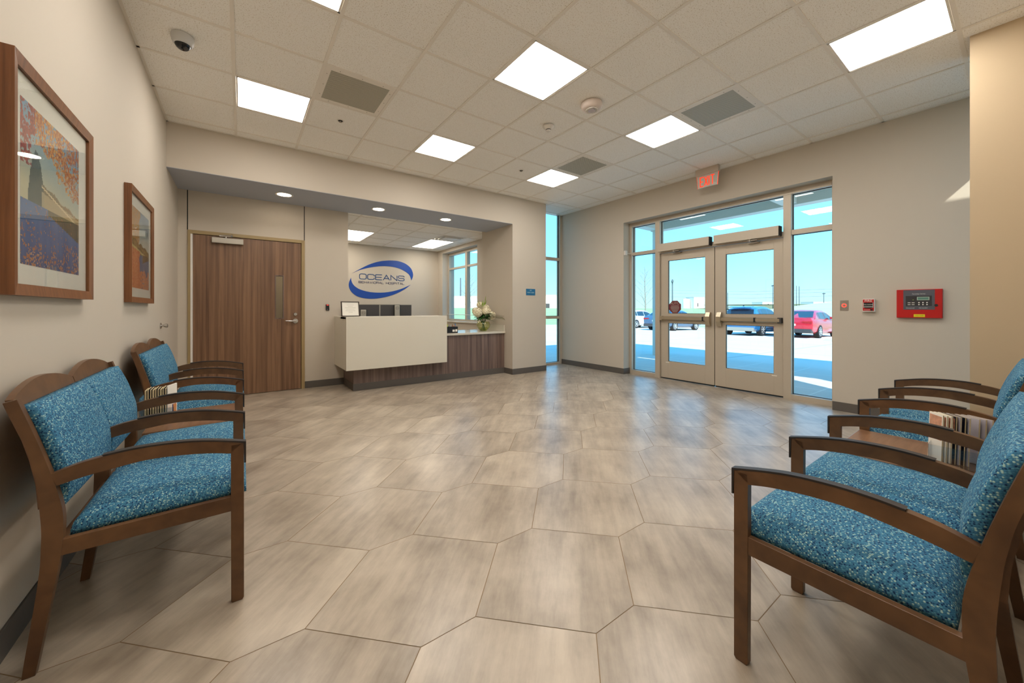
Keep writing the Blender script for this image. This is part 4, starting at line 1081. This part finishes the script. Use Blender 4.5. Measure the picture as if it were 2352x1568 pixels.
# magazine holders (clear acrylic) and their brochures
def holder(label, loc, rz, w, dpt):
    t = thing('brochure_holder', label, 'holder', loc, rz, 'acrylic brochure holders')
    m = MB(); a = 0.0025
    m.box(-w/2, w/2, -dpt/2, dpt/2, 0, a); m.box(-w/2, w/2, -dpt/2, -dpt/2+a, a, 0.085); m.box(-w/2, w/2, dpt/2-a, dpt/2, a, 0.16)
    m.box(-w/2, -w/2+a, -dpt/2+a, dpt/2-a, a, 0.085); m.box(w/2-a, w/2, -dpt/2+a, dpt/2-a, a, 0.085)
    m.build('tray', M['acrylic'], t)
    return t
def brochure(label, loc, rz, tilt, w, h, th, cover, edge, group, pic=None):
    t = thing('brochure', label, 'brochure', loc, 0, group); t.rotation_euler = Euler((tilt, 0, rz))
    m = MB(); m.box(-w/2, w/2, -th/2, th/2, 0, h); m.build('pages', edge, t)
    m = MB(); m.box(-w/2-.0005, w/2+.0005, -th/2-0.0009, -th/2-0.0001, -0.0, h+.0005); m.box(-w/2-.0005, w/2+.0005, th/2+0.0001, th/2+0.0009, -0.0, h+.0005); c = m.build('cover', cover, t)
    if pic:
        for y in (-th/2-0.0013, th/2+0.0009):
            m = MB(); m.box(-w/2+0.004, w/2-0.004, y, y+0.0004, h*0.45, h*0.96); m.build('cover_photo', pic, c)
    return t
COV = {'black': mat('black_cover', srgb(20, 22, 30), 0.3), 'blue': mat('blue_cover', srgb(70, 100, 168), 0.3), 'grey': mat('pale_grey_cover', srgb(176, 170, 176), 0.35, var=0.12, vscale=25),
       'skin': mat('printed_photo_of_hands', srgb(206, 150, 118), 0.4, var=0.45, vscale=60), 'orange': mat('orange_cover', srgb(214, 140, 76), 0.35)}
# left: brochures edge-on, stacked across the table
lx, ly = -0.430, 3.20
holder('clear brochure holder on the left linking table', (lx, ly, TZ), PI/2, 0.13, 0.16)
gl = 'brochures in the left holder'
for k in range(9):
    x = lx-0.052+0.0115*k
    brochure('thin cream brochure standing edge-on in the left holder' , (x, ly-0.002*(k % 2), TZ+0.004), PI/2, 0.0, 0.105, 0.198+0.003*((k*5) % 3), 0.006, COV['black'] if k % 3 else M['cream'], M['cream'], gl)
brochure('pale open leaflet at the right of the left holder', (lx+0.062, ly+0.010, TZ+0.004), PI/2-0.35, 0.0, 0.10, 0.215, 0.004, M['paper'], M['paper'], None)
brochure('orange and blue leaflet low at the right of the left holder', (lx+0.078, ly-0.03, TZ+0.001), PI/2-0.25, 0.0, 0.04, 0.10, 0.004, COV['orange'], COV['blue'], None)
# right: fanned brochures
rx, ry = 2.70, 0.178
holder('clear brochure holder on the right linking table, half hidden by a backrest', (rx, ry, TZ), PI, 0.24, 0.17)
gr = 'photo-covered brochures in the right holder'
for k in range(7):
    brochure('brochure with a photo of hands on its cover in the right holder' if k else 'front brochure of the right holder, its photo of clasped hands in full view', (rx-0.055+0.004*k, ry+0.070-0.0125*k, TZ+0.004), 0.62, 0.03, 0.080, 0.215, 0.004,
             (M['paper'] if k < 3 else COV['black'] if k % 2 else COV['grey']), M['cream'], gr if k else None, COV['skin'] if k < 4 else None)
for k in range(3):
    brochure('large pale line-drawn booklet at the back of the right holder', (rx+0.030+0.010*k, ry-0.015-0.018*k, TZ+0.004), 0.95, 0.04, 0.090, 0.205, 0.006, COV['grey'], M['cream'], 'pale booklets in the right holder')

# ------------------------------------------------------------------ vase with flowers, organiser
vx, vy, vz = 3.665, 5.86, 0.768
v = thing('flower_vase', 'green tinted glass bowl vase on the counter, holding a bouquet', 'vase', (vx, vy, vz))
m = MB(); m.lathe([(0.060, 0), (0.092, 0.030), (0.122, 0.075), (0.132, 0.115), (0.122, 0.150), (0.108, 0.172), (0.106, 0.172), (0.119, 0.150), (0.128, 0.115), (0.118, 0.077), (0.088, 0.034), (0.058, 0.006)], seg=32); m.build('bowl', M['vase'], v, smooth=True)
m = MB(); m.lathe([(0.056, 0.008), (0.086, 0.036), (0.104, 0.062), (0.104, 0.064)], seg=28); m.build('water', M['water'], v, smooth=True)
b = thing('flower_bouquet', 'bouquet of cream hydrangeas and green foliage standing in the glass vase', 'flowers', (vx, vy, vz))
m = MB(); rs = random.Random(3)
for k in range(16):
    a = rs.uniform(0, 6.28); r0 = rs.uniform(0.01, 0.05); r1 = rs.uniform(0.05, 0.10)
    m.tube([(r0*math.cos(a+2), r0*math.sin(a+2), 0.012), (r0*.3*math.cos(a), r0*.3*math.sin(a), 0.11), (r1*math.cos(a), r1*math.sin(a), 0.26)], 0.0035, seg=5)
m.build('stems', M['green'], b)
def hydrangea(c, r):
    m = MB(); q = random.Random(int(c[0]*1000)); n = 46
    for k in range(n):
        z = 1-2*(k+.5)/n; a = k*2.39996; s_ = math.sqrt(1-z*z)
        d = Vector((s_*math.cos(a), s_*math.sin(a), z)); p = Vector(c)+d*r*q.uniform(0.86, 1.0)
        Mq = d.to_track_quat('Z', 'Y').to_matrix().to_4x4() @ Matrix.Rotation(q.uniform(0, 3), 4, 'Z')
        for w_ in range(4):
            R4 = Mq @ Matrix.Rotation(w_*PI/2, 4, 'Z')
            P = [Vector((0, 0, 0)), Vector((0.011, -0.009, 0.006)), Vector((0.021, 0, 0.001)), Vector((0.011, 0.009, 0.006))]
            m.quad(*[p+R4 @ x for x in P])
    m.ball(c, r*0.74, seg=14, rings=9)
    m.build('hydrangea_bloom', M['petal'], b, keep=True)
for c, r in (((-0.135, -0.055, 0.305), 0.074), ((0.105, -0.06, 0.255), 0.074), ((0.045, 0.02, 0.375), 0.068), ((-0.02, -0.10, 0.325), 0.052), ((-0.05, 0.03, 0.435), 0.045), ((0.12, 0.05, 0.33), 0.050), ((-0.09, 0.08, 0.33), 0.06)): hydrangea(c, r)
def leafblade(m, base, d, L, w, droop=0.2, n=5):
    d = d.normalized(); side = d.cross(Vector((0, 0, 1))); side = side.normalized() if side.length > 1e-3 else Vector((1, 0, 0)); up = side.cross(d)
    prev = None
    for k in range(n+1):
        f = k/n; p = base+d*L*f-Vector((0, 0, 1))*droop*L*f*f; ww = w*math.sin(PI*min(0.98, 0.08+f*0.92))**0.8
        a, c_, b_ = m.bm.verts.new(p+side*ww+up*ww*.3), m.bm.verts.new(p), m.bm.verts.new(p-side*ww+up*ww*.3)
        if prev: m._f([prev[0], a, c_, prev[1]]); m._f([prev[1], c_, b_, prev[2]])
        prev = (a, c_, b_)
m = MB()
for k in range(95):
    a = rs.uniform(0, 6.28); el = rs.uniform(-0.25, 0.7); d = Vector((math.cos(a)*math.cos(el), math.sin(a)*math.cos(el), math.sin(el)))
    leafblade(m, Vector((math.cos(a)*0.05, math.sin(a)*0.05, rs.uniform(0.19, 0.28))), d, rs.uniform(0.07, 0.14), rs.uniform(0.012, 0.022), 0.25)
m.build('foliage', M['green'], b, keep=True)
m = MB()
for k in range(9):   # drooping olive sprig to the right, towards the room
    base = Vector((0.07+0.008*k, -0.08-0.030*k, 0.26-0.004*k))
    for s_ in (-1, 1): leafblade(m, base, Vector((0.35, -0.8+0.4*s_, 0.55*s_)), 0.065, 0.009, 0.3)
m.tube([(0.03, -0.03, 0.22), (0.08, -0.11, 0.262), (0.12, -0.22, 0.250), (0.145, -0.33, 0.225)], 0.002, seg=5)
m.build('olive_sprig', mat('olive_leaf', srgb(86, 84, 44), 0.55), b, keep=True)
m = MB()
for k in range(10):
    a = k*2.4; leafblade(m, Vector((-0.02+0.04*math.cos(a), 0.03*math.sin(a), 0.40)), Vector((0.5*math.cos(a), 0.5*math.sin(a), 1.2)), rs.uniform(0.07, 0.13), 0.008, 0.0)
leafblade(m, Vector((0.03, 0, 0.42)), Vector((0.12, 0, 1)), 0.17, 0.011, 0.0)
m.build('lily_buds', M['lime'], b, keep=True)

b.scale = (1.18, 1.18, 1.12)
t = thing('desk_organiser', 'black mesh desk organiser with pens and clips on the counter beside the cream front', 'desk organiser', (2.93, 5.70, 0.768))
m = MB()
for a in ((-0.10, 0.09, -0.05, -0.047, 0, 0.105), (-0.10, 0.09, 0.047, 0.05, 0, 0.105), (-0.10, -0.097, -0.05, 0.05, 0, 0.105), (0.087, 0.09, -0.05, 0.05, 0, 0.105), (-0.02, -0.017, -0.05, 0.05, 0, 0.105), (-0.10, 0.09, -0.05, 0.05, 0, 0.003)): m.box(*a)
m.build('mesh_box', M['black'], t)
m = MB(); m.box(-0.012, 0.030, -0.052, -0.0505, 0.02, 0.055); m.box(0.042, 0.078, -0.052, -0.0505, 0.02, 0.060); m.build('labels', M['paper'], t)
PC = [mat('pen_'+n_, srgb(*c_), 0.35) for n_, c_ in (('blue', (30, 110, 190)), ('lime', (190, 220, 40)), ('orange', (190, 96, 50)), ('teal', (30, 160, 180)), ('navy', (40, 60, 120)))]
for k, (dx, dy, h_, ci, nm) in enumerate(((0.06, 0.0, 0.15, 0, 'blue'), (0.075, 0.02, 0.145, 3, 'teal'), (-0.085, 0.0, 0.14, 1, 'lime'), (0.015, 0.01, 0.13, 2, 'orange'), (-0.045, 0.02, 0.125, 4, 'navy'), (0.045, -0.02, 0.128, 2, 'rust orange'))):
    q = thing('pen', nm+' pen standing in the black desk organiser', 'pen', (2.93+dx, 5.70+dy, 0.772), 0, 'pens in the organiser')
    m = MB(); m.cyl((0, 0, 0), (0.004, 0.002, h_), 0.0055, seg=8); m.build('barrel', PC[ci], q, smooth=True)
    m = MB(); m.cyl((0.004, 0.002, h_), (0.0043, 0.0022, h_+0.012), 0.004, 0.002, seg=8); m.build('tip', M['dark'], q, smooth=True)
q = thing('scissors', 'pair of scissors standing handles up in the desk organiser', 'scissors', (2.90, 5.70, 0.772))
m = MB(); m.box(-0.004, 0.004, -0.001, 0.001, 0, 0.10); m.build('blades', M['steel'], q)
for s_ in (-1, 1):
    m = MB(); m.lathe([(0.010, -0.003), (0.010, 0.003), (0.015, 0.003), (0.015, -0.003)], c=(s_*0.014, 0, 0.112), seg=14, M=Euler((PI/2, 0, 0)).to_matrix().to_4x4(), cap=False); m.build('handle', M['silver'], q)
# ------------------------------------------------------------------ outside: ground, canopy, cars, horizon
def gz(x): return -0.03-0.015*max(0, x-6.0)
def concrete(name, col, joint, step):
    m = mat(name, col, 0.85, var=0.06, vscale=0.8); n = m.node_tree.nodes; l = m.node_tree.links; b = n['Principled BSDF']
    src = b.inputs['Base Color'].links[0].from_socket
    tc = n.new('ShaderNodeTexCoord'); br = n.new('ShaderNodeTexBrick'); br.offset = 0.0
    mp = n.new('ShaderNodeMapping'); mp.inputs['Scale'].default_value = (1/step, 1/step, 1); l.new(tc.outputs['Object'], mp.inputs[0]); l.new(mp.outputs[0], br.inputs['Vector'])
    br.inputs['Scale'].default_value = 1.0; br.inputs['Mortar Size'].default_value = 0.012; br.inputs['Brick Width'].default_value = 1.0; br.inputs['Row Height'].default_value = 1.0
    br.inputs['Color1'].default_value = (1,1,1,1); br.inputs['Color2'].default_value = (1,1,1,1); br.inputs['Mortar'].default_value = (*[j for j in joint[:3]], 1)
    mx = n.new('ShaderNodeMixRGB'); mx.blend_type = 'MULTIPLY'; mx.inputs[0].default_value = 1; l.new(src, mx.inputs[1]); l.new(br.outputs[0], mx.inputs[2]); l.new(mx.outputs[0], b.inputs['Base Color'])
    return m
conc = concrete('broom_finished_concrete', srgb(196, 190, 180), (1.25, 1.25, 1.25), 0.9)
park = concrete('parking_concrete', srgb(204, 198, 188), (0.8, 0.8, 0.8), 4.5)
def sheet(name, x0, x1, y0, y1, mt, dz=0, nx=1):
    m = MB(); m.quad((x0, y0, gz(x0)+dz), (x1, y0, gz(x1)+dz), (x1, y1, gz(x1)+dz), (x0, y1, gz(x0)+dz)); o = m.build(name, mt); o['kind'] = 'structure'; return o
sheet('ground_walk', 4.0, 10.0, -14, 30, conc, 0.0)
sheet('ground_parking', 10.0, 29.5, -30, 26, park, 0.0)
m = MB(); m.box(29.5, 29.7, -30, 26, -0.5, -0.25); o = m.build('ground_curb', conc); o['kind'] = 'structure'
grass = mat('dry_field_grass', srgb(176, 178, 152), 0.95, var=0.15, vscale=0.15); lawn = mat('green_lawn', srgb(150, 170, 118), 0.95, var=0.2, vscale=0.4)
m = MB(); m.quad((29.6, -60, -0.30), (34, -60, -0.36), (34, 26, -0.36), (29.6, 26, -0.30)); o = m.build('ground_verge', lawn); o['kind'] = 'structure'
m = MB(); N = 8; xs = [34, 50, 70, 95, 120, 170]; zs = [-0.36, 0.0, 0.9, 2.2, 3.2, 3.6]
for a, b_, za, zb in zip(xs, xs[1:], zs, zs[1:]): m.quad((a, -120, za), (b_, -120, zb), (b_, 26, zb), (a, 26, za))
o = m.build('ground_field', grass); o['kind'] = 'structure'
m = MB(); m.quad((4.0, 26, -0.36), (29.6, 26, -0.37), (29.6, 34, -0.32), (4.0, 34, -0.32)); m.quad((4, 34, -.32), (120, 34, -0.32), (120, 60, 0.1), (4, 60, 0.1)); m.quad((29.6, 26, -.36), (170, 26, -.1), (170, 34, -.1), (29.6, 34, -0.32)); m.quad((-60, 60, 0.1), (200, 60, 0.1), (200, 90, 1.5), (-60, 90, 1.5)); o = m.build('ground_lawn', lawn); o['kind'] = 'structure'
m = MB(); m.quad((4.7, 9.6, -0.04), (-60, 9.6, -.04), (-60, 60, 0.08), (4.7, 60, 0.08)); o = m.build('ground_side', lawn); o['kind'] = 'structure'
m = MB(); m.quad((-60, 90, 1.5), (300, 90, 1.5), (300, 260, 2.5), (-60, 260, 2.5)); m.quad((170, -200, 3.6), (400, -200, 3.4), (400, 90, 3.0), (170, 90, 3.0)); o = m.build('ground_far', grass); o['kind'] = 'structure'

# entrance canopy
cz, cx1 = 3.30, 9.43
dk = mat('canopy_paint', srgb(222, 222, 212), 0.7)
t = thing('entrance_canopy', 'grey steel entrance canopy outside above the glass doors', 'canopy', (0, 0, 0))
m = MB(); m.box(cx1-0.25, cx1, -1.6, 6.0, cz, cz+0.42); m.build('front_beam', dk, t)
m = MB()
for y in (-1.6, 2.7, 5.75): m.box(5.96, cx1-0.25, y, y+0.25, cz+0.02, cz+0.40)
m.build('cross_beams', dk, t)
m = MB(); n = 60
for k in range(n):
    y0 = -1.6+7.6*k/n; m.prism([(y0, cz+0.42), (y0+0.04, cz+0.46), (y0+0.075, cz+0.46), (y0+0.11, cz+0.42), (y0+0.1267, cz+0.42), (y0+0.1267, cz+0.5), (y0, cz+0.5)], 'x', 5.96, cx1-0.001)
m.build('corrugated_deck', mat('galvanised_deck', srgb(196, 204, 204), 0.6), t)
for y in (-1.5, 5.75):
    m = MB(); m.box(cx1-0.24, cx1-0.04, y, y+0.2, gz(9.3), cz); m.build('post', dk, t)

# cars
def loft(m, S_):
    """stations: list of (x, [(y,z)...] half section from bottom centre round to top centre)"""
    rings = []
    for x, sec in S_:
        ring = [(x, y, z) for y, z in sec]+[(x, -y, z) for y, z in sec[::-1][1:-1]]
        rings.append([m.bm.verts.new(p) for p in ring])
    n = len(rings[0])
    for a, b_ in zip(rings, rings[1:]):
        for k in range(n): m._f([a[k], a[(k+1) % n], b_[(k+1) % n], b_[k]])
    m._f(rings[0]); m._f(rings[-1][::-1])
tyre = mat('tyre_rubber', srgb(26, 26, 28), 0.8); rim = mat('alloy_rim', srgb(214, 214, 214), 0.3, metal=0.6); autoglass = mat('dark_car_glass', srgb(20, 44, 60), 0.05, spec=1.0); lamp = mat('red_tail_lamp', srgb(170, 20, 30), 0.2); plate = M['paper']
def car(label, loc, L, wd, Ht, paint, kind, trim):
    t = thing('car', label, 'car', loc, 0, 'parked cars outside'); W2 = wd/2
    # local x forward (away from the building), rear at x=0
    g = 0.20; belt = 0.92 if kind != 'suv' else 1.02; hood = 0.86 if kind != 'suv' else 0.98
    def sec(zb, zt, w, crown=0.03):
        return [(0, zb), (w*0.86, zb), (w*0.97, zb+0.10), (w, zb+(zt-zb)*0.5), (w*0.985, zb+(zt-zb)*0.82), (w*0.90, zt-0.01), (w*0.5, zt+crown*.7), (0, zt+crown)]
    if kind == 'suv': st = [(0.0, 0.42, 0.92, .90), (0.05, 0.28, 1.00, .97), (0.35, g+.04, 1.04, 1), (1.2, g+.02, 1.05, 1), (2.4, g, 1.03, 1), (3.3, g, 1.00, .99), (L-0.5, g+.02, 0.92, .96), (L-0.1, g+.06, 0.78, .88), (L, 0.34, 0.66, .80)]
    else: st = [(0.0, 0.44, 0.90, .84), (0.06, 0.30, 1.00, .94), (0.40, g+.04, 1.02, .99), (0.95, g+.02, 0.97, 1), (2.2, g, 0.94, 1), (3.2, g, 0.92, .99), (L-0.5, g+.02, 0.82, .95), (L-0.12, g+.06, 0.70, .86), (L, 0.32, 0.60, .76)]
    m = MB(); loft(m, [(x, sec(zb, zt, W2*w)) for x, zb, zt, w in st]); body = m.build('body', paint, t, smooth=True)
    # cabin
    if kind == 'suv': cb = [(0.12, 1.02, 0.02), (0.62, 1.02, Ht-1.16), (1.0, 1.00, Ht-1.04), (1.6, 1.0, Ht-0.99), (2.3, 1.0, Ht-1.01), (2.75, 1.0, Ht-1.12), (3.45, 0.98, 0.03)]
    else: cb = [(0.42, 0.98, 0.02), (1.15, 0.94, Ht-0.99), (1.75, 0.92, Ht-0.93), (2.4, 0.92, Ht-0.94), (2.75, 0.90, Ht-1.0), (3.55, 0.90, 0.02)]
    def csec(zb, h): w0 = W2*0.93; w1 = W2*0.93-0.42*h; return [(0, zb-0.1), (w0, zb-0.1), (w0, zb), (w1+0.03, zb+h*0.86), (w1-0.03, zb+h*0.97), (w1*0.6, zb+h), (0, zb+h+0.01)]
    m = MB(); loft(m, [(x, csec(zb, h)) for x, zb, h in cb]); m.build('cabin', paint, t, smooth=True)
    # glass panels slightly proud of the cabin
    def cpt(x, f, off=0.006):      # side surface point at x, height fraction f
        for a, b_ in zip(cb, cb[1:]):
            if a[0] <= x <= b_[0]:
                u = (x-a[0])/(b_[0]-a[0]); zb = a[1]+u*(b_[1]-a[1]); h = a[2]+u*(b_[2]-a[2]); w0 = W2*0.93; w1 = W2*0.93-0.42*h
                y0, z0, y1, z1 = w0, zb, w1+0.03, zb+h*0.86
                return (x, y0+(y1-y0)*f+off, z0+(z1-z0)*f)
    xs_ = ([0.80, 1.15], [1.22, 2.05], [2.12, 3.05]) if kind == 'suv' else ([0.98, 1.20], [1.26, 2.10], [2.16, 3.15])
    for xa, xb in xs_:
        for s_ in (-1, 1):
            m = MB(); q = [cpt(xa+(xb-xa)*k/6, 0.10) for k in range(7)]; r = [cpt(xa+(xb-xa)*k/6, 0.90) for k in range(7)]
            for k in range(6): m.quad(*[(p[0], p[1]*s_, p[2]) for p in (q[k], q[k+1], r[k+1], r[k])])
            m.build('side_window', autoglass, t)
    a, c_ = cb[0], cb[1]; ww0 = W2*0.80; h1 = c_[2]; ww1 = W2*0.93-0.42*h1-0.03
    f0, f1 = (0.25, 0.88) if kind == 'suv' else (0.12, 0.90)
    p0 = (a[0]+(c_[0]-a[0])*f0-0.012, a[1]+a[2]+(c_[1]+h1-a[1]-a[2])*f0); p1 = (a[0]+(c_[0]-a[0])*f1-0.014, a[1]+a[2]+(c_[1]+h1-a[1]-a[2])*f1)
    m = MB(); m.quad((p0[0], -ww0, p0[1]), (p0[0], ww0, p0[1]), (p1[0], ww1, p1[1]+.004), (p1[0], -ww1, p1[1]+.004)); m.build('rear_window', autoglass, t)
    for s_ in (-1, 1):
        m = MB(); z = 0.80 if kind != 'suv' else 0.90; y0, y1 = (0.42*W2/0.9, 0.90*W2)
        m.prism([(s_*y0, z-0.02), (s_*y1, z-0.06), (s_*(y1+0.02), z+0.05), (s_*y0, z+0.045)], 'x', -0.012, 0.22); m.build('tail_light', lamp, t)
        m = MB(); m.box(2.65 if kind == 'suv' else 2.75, (2.65 if kind == 'suv' else 2.75)+0.12, s_*(W2*0.93), s_*(W2*0.93+0.2), 0.97, 1.09, bev=0.02); m.build('wing_mirror', paint, t)
    m = MB(); zz = 0.30; m.box(-0.035, 0.25, -W2*0.90, W2*0.90, 0.26, 0.46, bev=0.03); m.build('rear_bumper', trim, t)
    m = MB(); pz = 0.66 if kind != 'suv' else 0.72; m.box(-0.022, 0.03, -0.16, 0.16, pz-0.05, pz+0.05); m.build('licence_plate', plate, t)
    m = MB(); m.lathe([(0.045, 0), (0.045, 0.01), (0.03, 0.01), (0.03, 0)], c=(-0.012 if kind != 'suv' else -0.01, 0, pz+0.14), seg=16, M=Euler((0, -PI/2, 0)).to_matrix().to_4x4(), cap=False); m.build('badge', M['silver'], t)
    r = 0.33 if kind != 'suv' else 0.36; wb = (0.98, 3.72) if kind != 'suv' else (0.95, 3.65)
    for x in wb:
        for s_ in (-1, 1):
            yo = s_*(W2+0.012); yi = s_*(W2-0.21)
            m = MB(); m.cyl((x, yi, r), (x, yo, r), r, seg=28); wh = m.build('wheel', tyre, t, smooth=True)
            m = MB(); m.lathe([(r*0.70, 0), (r*0.66, 0.006), (r*0.60, -0.02)], c=(x, yo, r), seg=28, M=Euler((-s_*PI/2, 0, 0)).to_matrix().to_4x4(), cap=False)
            for k in range(8):
                a_ = k*PI/4; dx, dz = math.cos(a_), math.sin(a_); ox, oz = -dz*0.02, dx*0.02
                m.quad((x+dx*0.05+ox, yo+s_*0.006, r+dz*0.05+oz), (x+dx*r*.68+ox*1.4, yo+s_*0.006, r+dz*r*.68+oz*1.4), (x+dx*r*.68-ox*1.4, yo+s_*0.006, r+dz*r*.68-oz*1.4), (x+dx*0.05-ox, yo+s_*0.006, r+dz*0.05-oz))
            m.lathe([(0.06, 0), (0.055, 0.012)], c=(x, yo, r), seg=16, M=Euler((-s_*PI/2, 0, 0)).to_matrix().to_4x4()); m.build('rim', rim, wh)
    if kind == 'suv':
        m = MB(); m.prism([(0.30, Ht-0.06), (0.70, Ht+0.0), (0.70, Ht-0.03), (0.34, Ht-0.085)], 'y', -W2*0.62, W2*0.62); m.build('roof_spoiler', paint, t)
        m = MB(); m.prism([(0.78, Ht), (0.98, Ht), (0.82, Ht+0.06)], 'y', -0.015, 0.015); m.build('antenna_fin', M['black'], t)
    t.rotation_euler = (0, 0.015, 0)
    return t
def paint(n_, c): return mat(n_, c, 0.25, metal=0.2, coat=0.8, spec=0.6)
car('red sedan parked outside, right of the entrance doors', (22.9, 6.95, gz(22.9)), 4.6, 1.80, 1.45, paint('red_car_paint', srgb(196, 20, 44)), 'sedan', M['dark'])
car('blue hatchback suv parked outside behind the right entrance door', (22.2, 9.25, gz(22.2)), 4.5, 1.86, 1.63, paint('blue_car_paint', srgb(40, 110, 160)), 'suv', M['silver'])
car('dark grey sedan parked outside behind the left entrance door', (23.0, 14.75, gz(23.0)), 4.8, 1.84, 1.43, paint('slate_car_paint', srgb(70, 100, 130)), 'sedan', M['dark'])
car('white sedan parked outside at the far left behind the sidelight', (24.2, 18.6, gz(24.2)), 4.7, 1.82, 1.45, paint('white_car_paint', srgb(216, 220, 224)), 'sedan', M['dark'])
# wheel stop
t = thing('wheel_stop', 'low concrete wheel stop beside the red car', 'wheel stop', (21.3, 4.4, gz(21.3)))
m = MB(); m.prism([(-0.9, 0), (0.9, 0), (0.8, 0.12), (-0.8, 0.12)], 'x', -0.08, 0.08); m.build('block', conc, t)

# bare tree
def bare_tree(label, loc, h, seed):
    t = thing('bare_tree', label, 'tree', loc, 0, 'bare young trees'); q = random.Random(seed); bark = mat('pale_bark', srgb(140, 134, 122), 0.9)
    m = MB(); tw = MB()
    m.tube([(0, 0, -0.1), (0.03, 0, h*0.35), (0.0, 0.04, h*0.65), (0.02, 0.02, h)], [0.06, 0.05, 0.03, 0.008], seg=6)
    for k in range(26):
        z = h*(0.28+0.68*k/26); a = k*2.4; L = (h-z)*0.42+0.35
        d = Vector((math.cos(a), math.sin(a), 0.9)).normalized(); p = Vector((0.02, 0.02, z)); e_ = p+d*L
        tw.tube([p, p+d*L*.5+Vector((0, 0, -0.03)), e_], [0.014, 0.009, 0.003], seg=4)
        for j in range(5):
            f = 0.35+0.13*j; b0 = p+d*L*f; dd = (d+Vector((q.uniform(-1, 1), q.uniform(-1, 1), q.uniform(-.2, .8)))*.8).normalized()
            tw.tube([b0, b0+dd*L*0.32], [0.006, 0.002], seg=3)
    m.build('trunk', bark, t); tw.build('branches', bark, t)
bare_tree('bare young tree outside behind the left sidelight', (32.0, 21.5, -0.33), 5.6, 5)
bare_tree('bare young tree outside the reception room window', (18.0, 31.2, -0.33), 5.0, 9)
for k, (x, y) in enumerate(((33, 24.5), (34, 25.0))):
    t = thing('marker_post', ('nearer' if k == 0 else 'farther')+' thin wooden stake beside the bare tree outside', 'stake', (x, y, -0.35), 0, 'wooden stakes'); m = MB(); m.cyl((0, 0, -0.1), (0, 0, 1.6), 0.035, seg=6); m.build('stake', mat('stake_wood', srgb(120, 110, 90), 0.9), t)

# distant poles, tanks, sheds placed by bearing (angle from +Y) and distance
def far(u, dist):      # bearing of a sight line recorded as its tangent against the camera axis
    a = 0.6185+math.atan(u); return (dist*math.sin(a)/math.cos(math.atan(u)), dist*math.cos(a)/math.cos(math.atan(u)))
grey = mat('weathered_pole', srgb(96, 110, 116), 0.9)
def pole(label, u, dist, h, arm, z0=3.0, r=0.16):
    x, y = far(u, dist); t = thing('utility_pole', label, 'utility pole', (x, y, z0), 0.6, 'utility poles on the horizon')
    m = MB(); m.cyl((0, 0, -3), (0, 0, h), r, r*0.7, seg=8); m.build('mast', grey, t)
    if arm: m = MB(); m.box(-arm, arm, -0.12, 0.12, h-0.5, h-0.2); m.build('crossarm', grey, t)
pole('tall light pole behind the left entrance door', 0.4505, 60, 5.0, 0.8, 1.0, 0.12)
pole('utility pole behind the right entrance door, near its right stile', 0.7215, 150, 8.0, 1.6)
pole('thin pole in the field seen through the middle of the right entrance door', 0.5995, 170, 5.8, 0)
pole('left one of the two tall poles seen through the right sidelight', 0.7852, 150, 7.6, 0)
pole('right one of the two tall poles seen through the right sidelight', 0.7925, 150, 7.4, 0)
pole('short pole with a crossarm at the right of the right sidelight', 0.8590, 150, 4.8, 1.2)
pole('lattice mast far beyond the reception room window', -0.121, 200, 16.0, 0, 2.0, 0.5)
t = thing('power_lines', 'thin power lines strung across the field outside', 'power line', (0, 0, 0)); m = MB()
for z in (8.4, 9.6, 6.8):
    a = far(0.40, 165); b_ = far(0.95, 150); m.tube([(a[0], a[1], z), ((a[0]+b_[0])/2, (a[1]+b_[1])/2, z-1.0), (b_[0], b_[1], z)], 0.035, seg=4)
m.build('wires', grey, t)
x, y = far(0.4875, 185)
t = thing('storage_tank', 'round white storage tank on the horizon behind the left door', 'tank', (x, y, 2.4)); m = MB(); m.lathe([(1.75*1.0, -2), (1.75, 3.6), (1.6, 3.8), (0.1, 4.1)], seg=24); m.build('tank_shell', mat('tank_white', srgb(212, 222, 222), 0.6), t, smooth=True)
def shed(label, u, dist, w, h, z0, rz=0.62):
    x, y = far(u, dist); t = thing('warehouse', label, 'building', (x, y, z0), -rz, 'pale buildings on the horizon')
    m = MB(); m.box(-w/2, w/2, -4, 4, -3, h); m.build('walls', mat('warehouse_white', srgb(236, 228, 214), 0.8), t)
    m = MB(); m.box(-w/2-.1, w/2+.1, -4.1, 4.1, h, h+0.25); m.build('roof', mat('warehouse_roof', srgb(206, 200, 190), 0.8), t)
    m = MB(); m.box(-w*0.18, -w*0.18+w*0.08, -4.06, -4.0, 0, h*0.4); m.build('doorway', M['dark'], t)
shed('white building on the horizon right of the round tank', 0.5115, 185, 5.2, 4.4, 2.4)
shed('long white building seen through the narrow corner window', 0.128, 130, 16, 4.6, 1.2)
shed('long white warehouse seen through the reception room window', -0.13, 125, 34, 4.2, 1.0)
shed('low pale building behind the blue car on the horizon', 0.70, 190, 8, 1.1, 3.4)
shed('tiny pale building at the right of the right sidelight', 0.845, 190, 12, 1.2, 3.4)
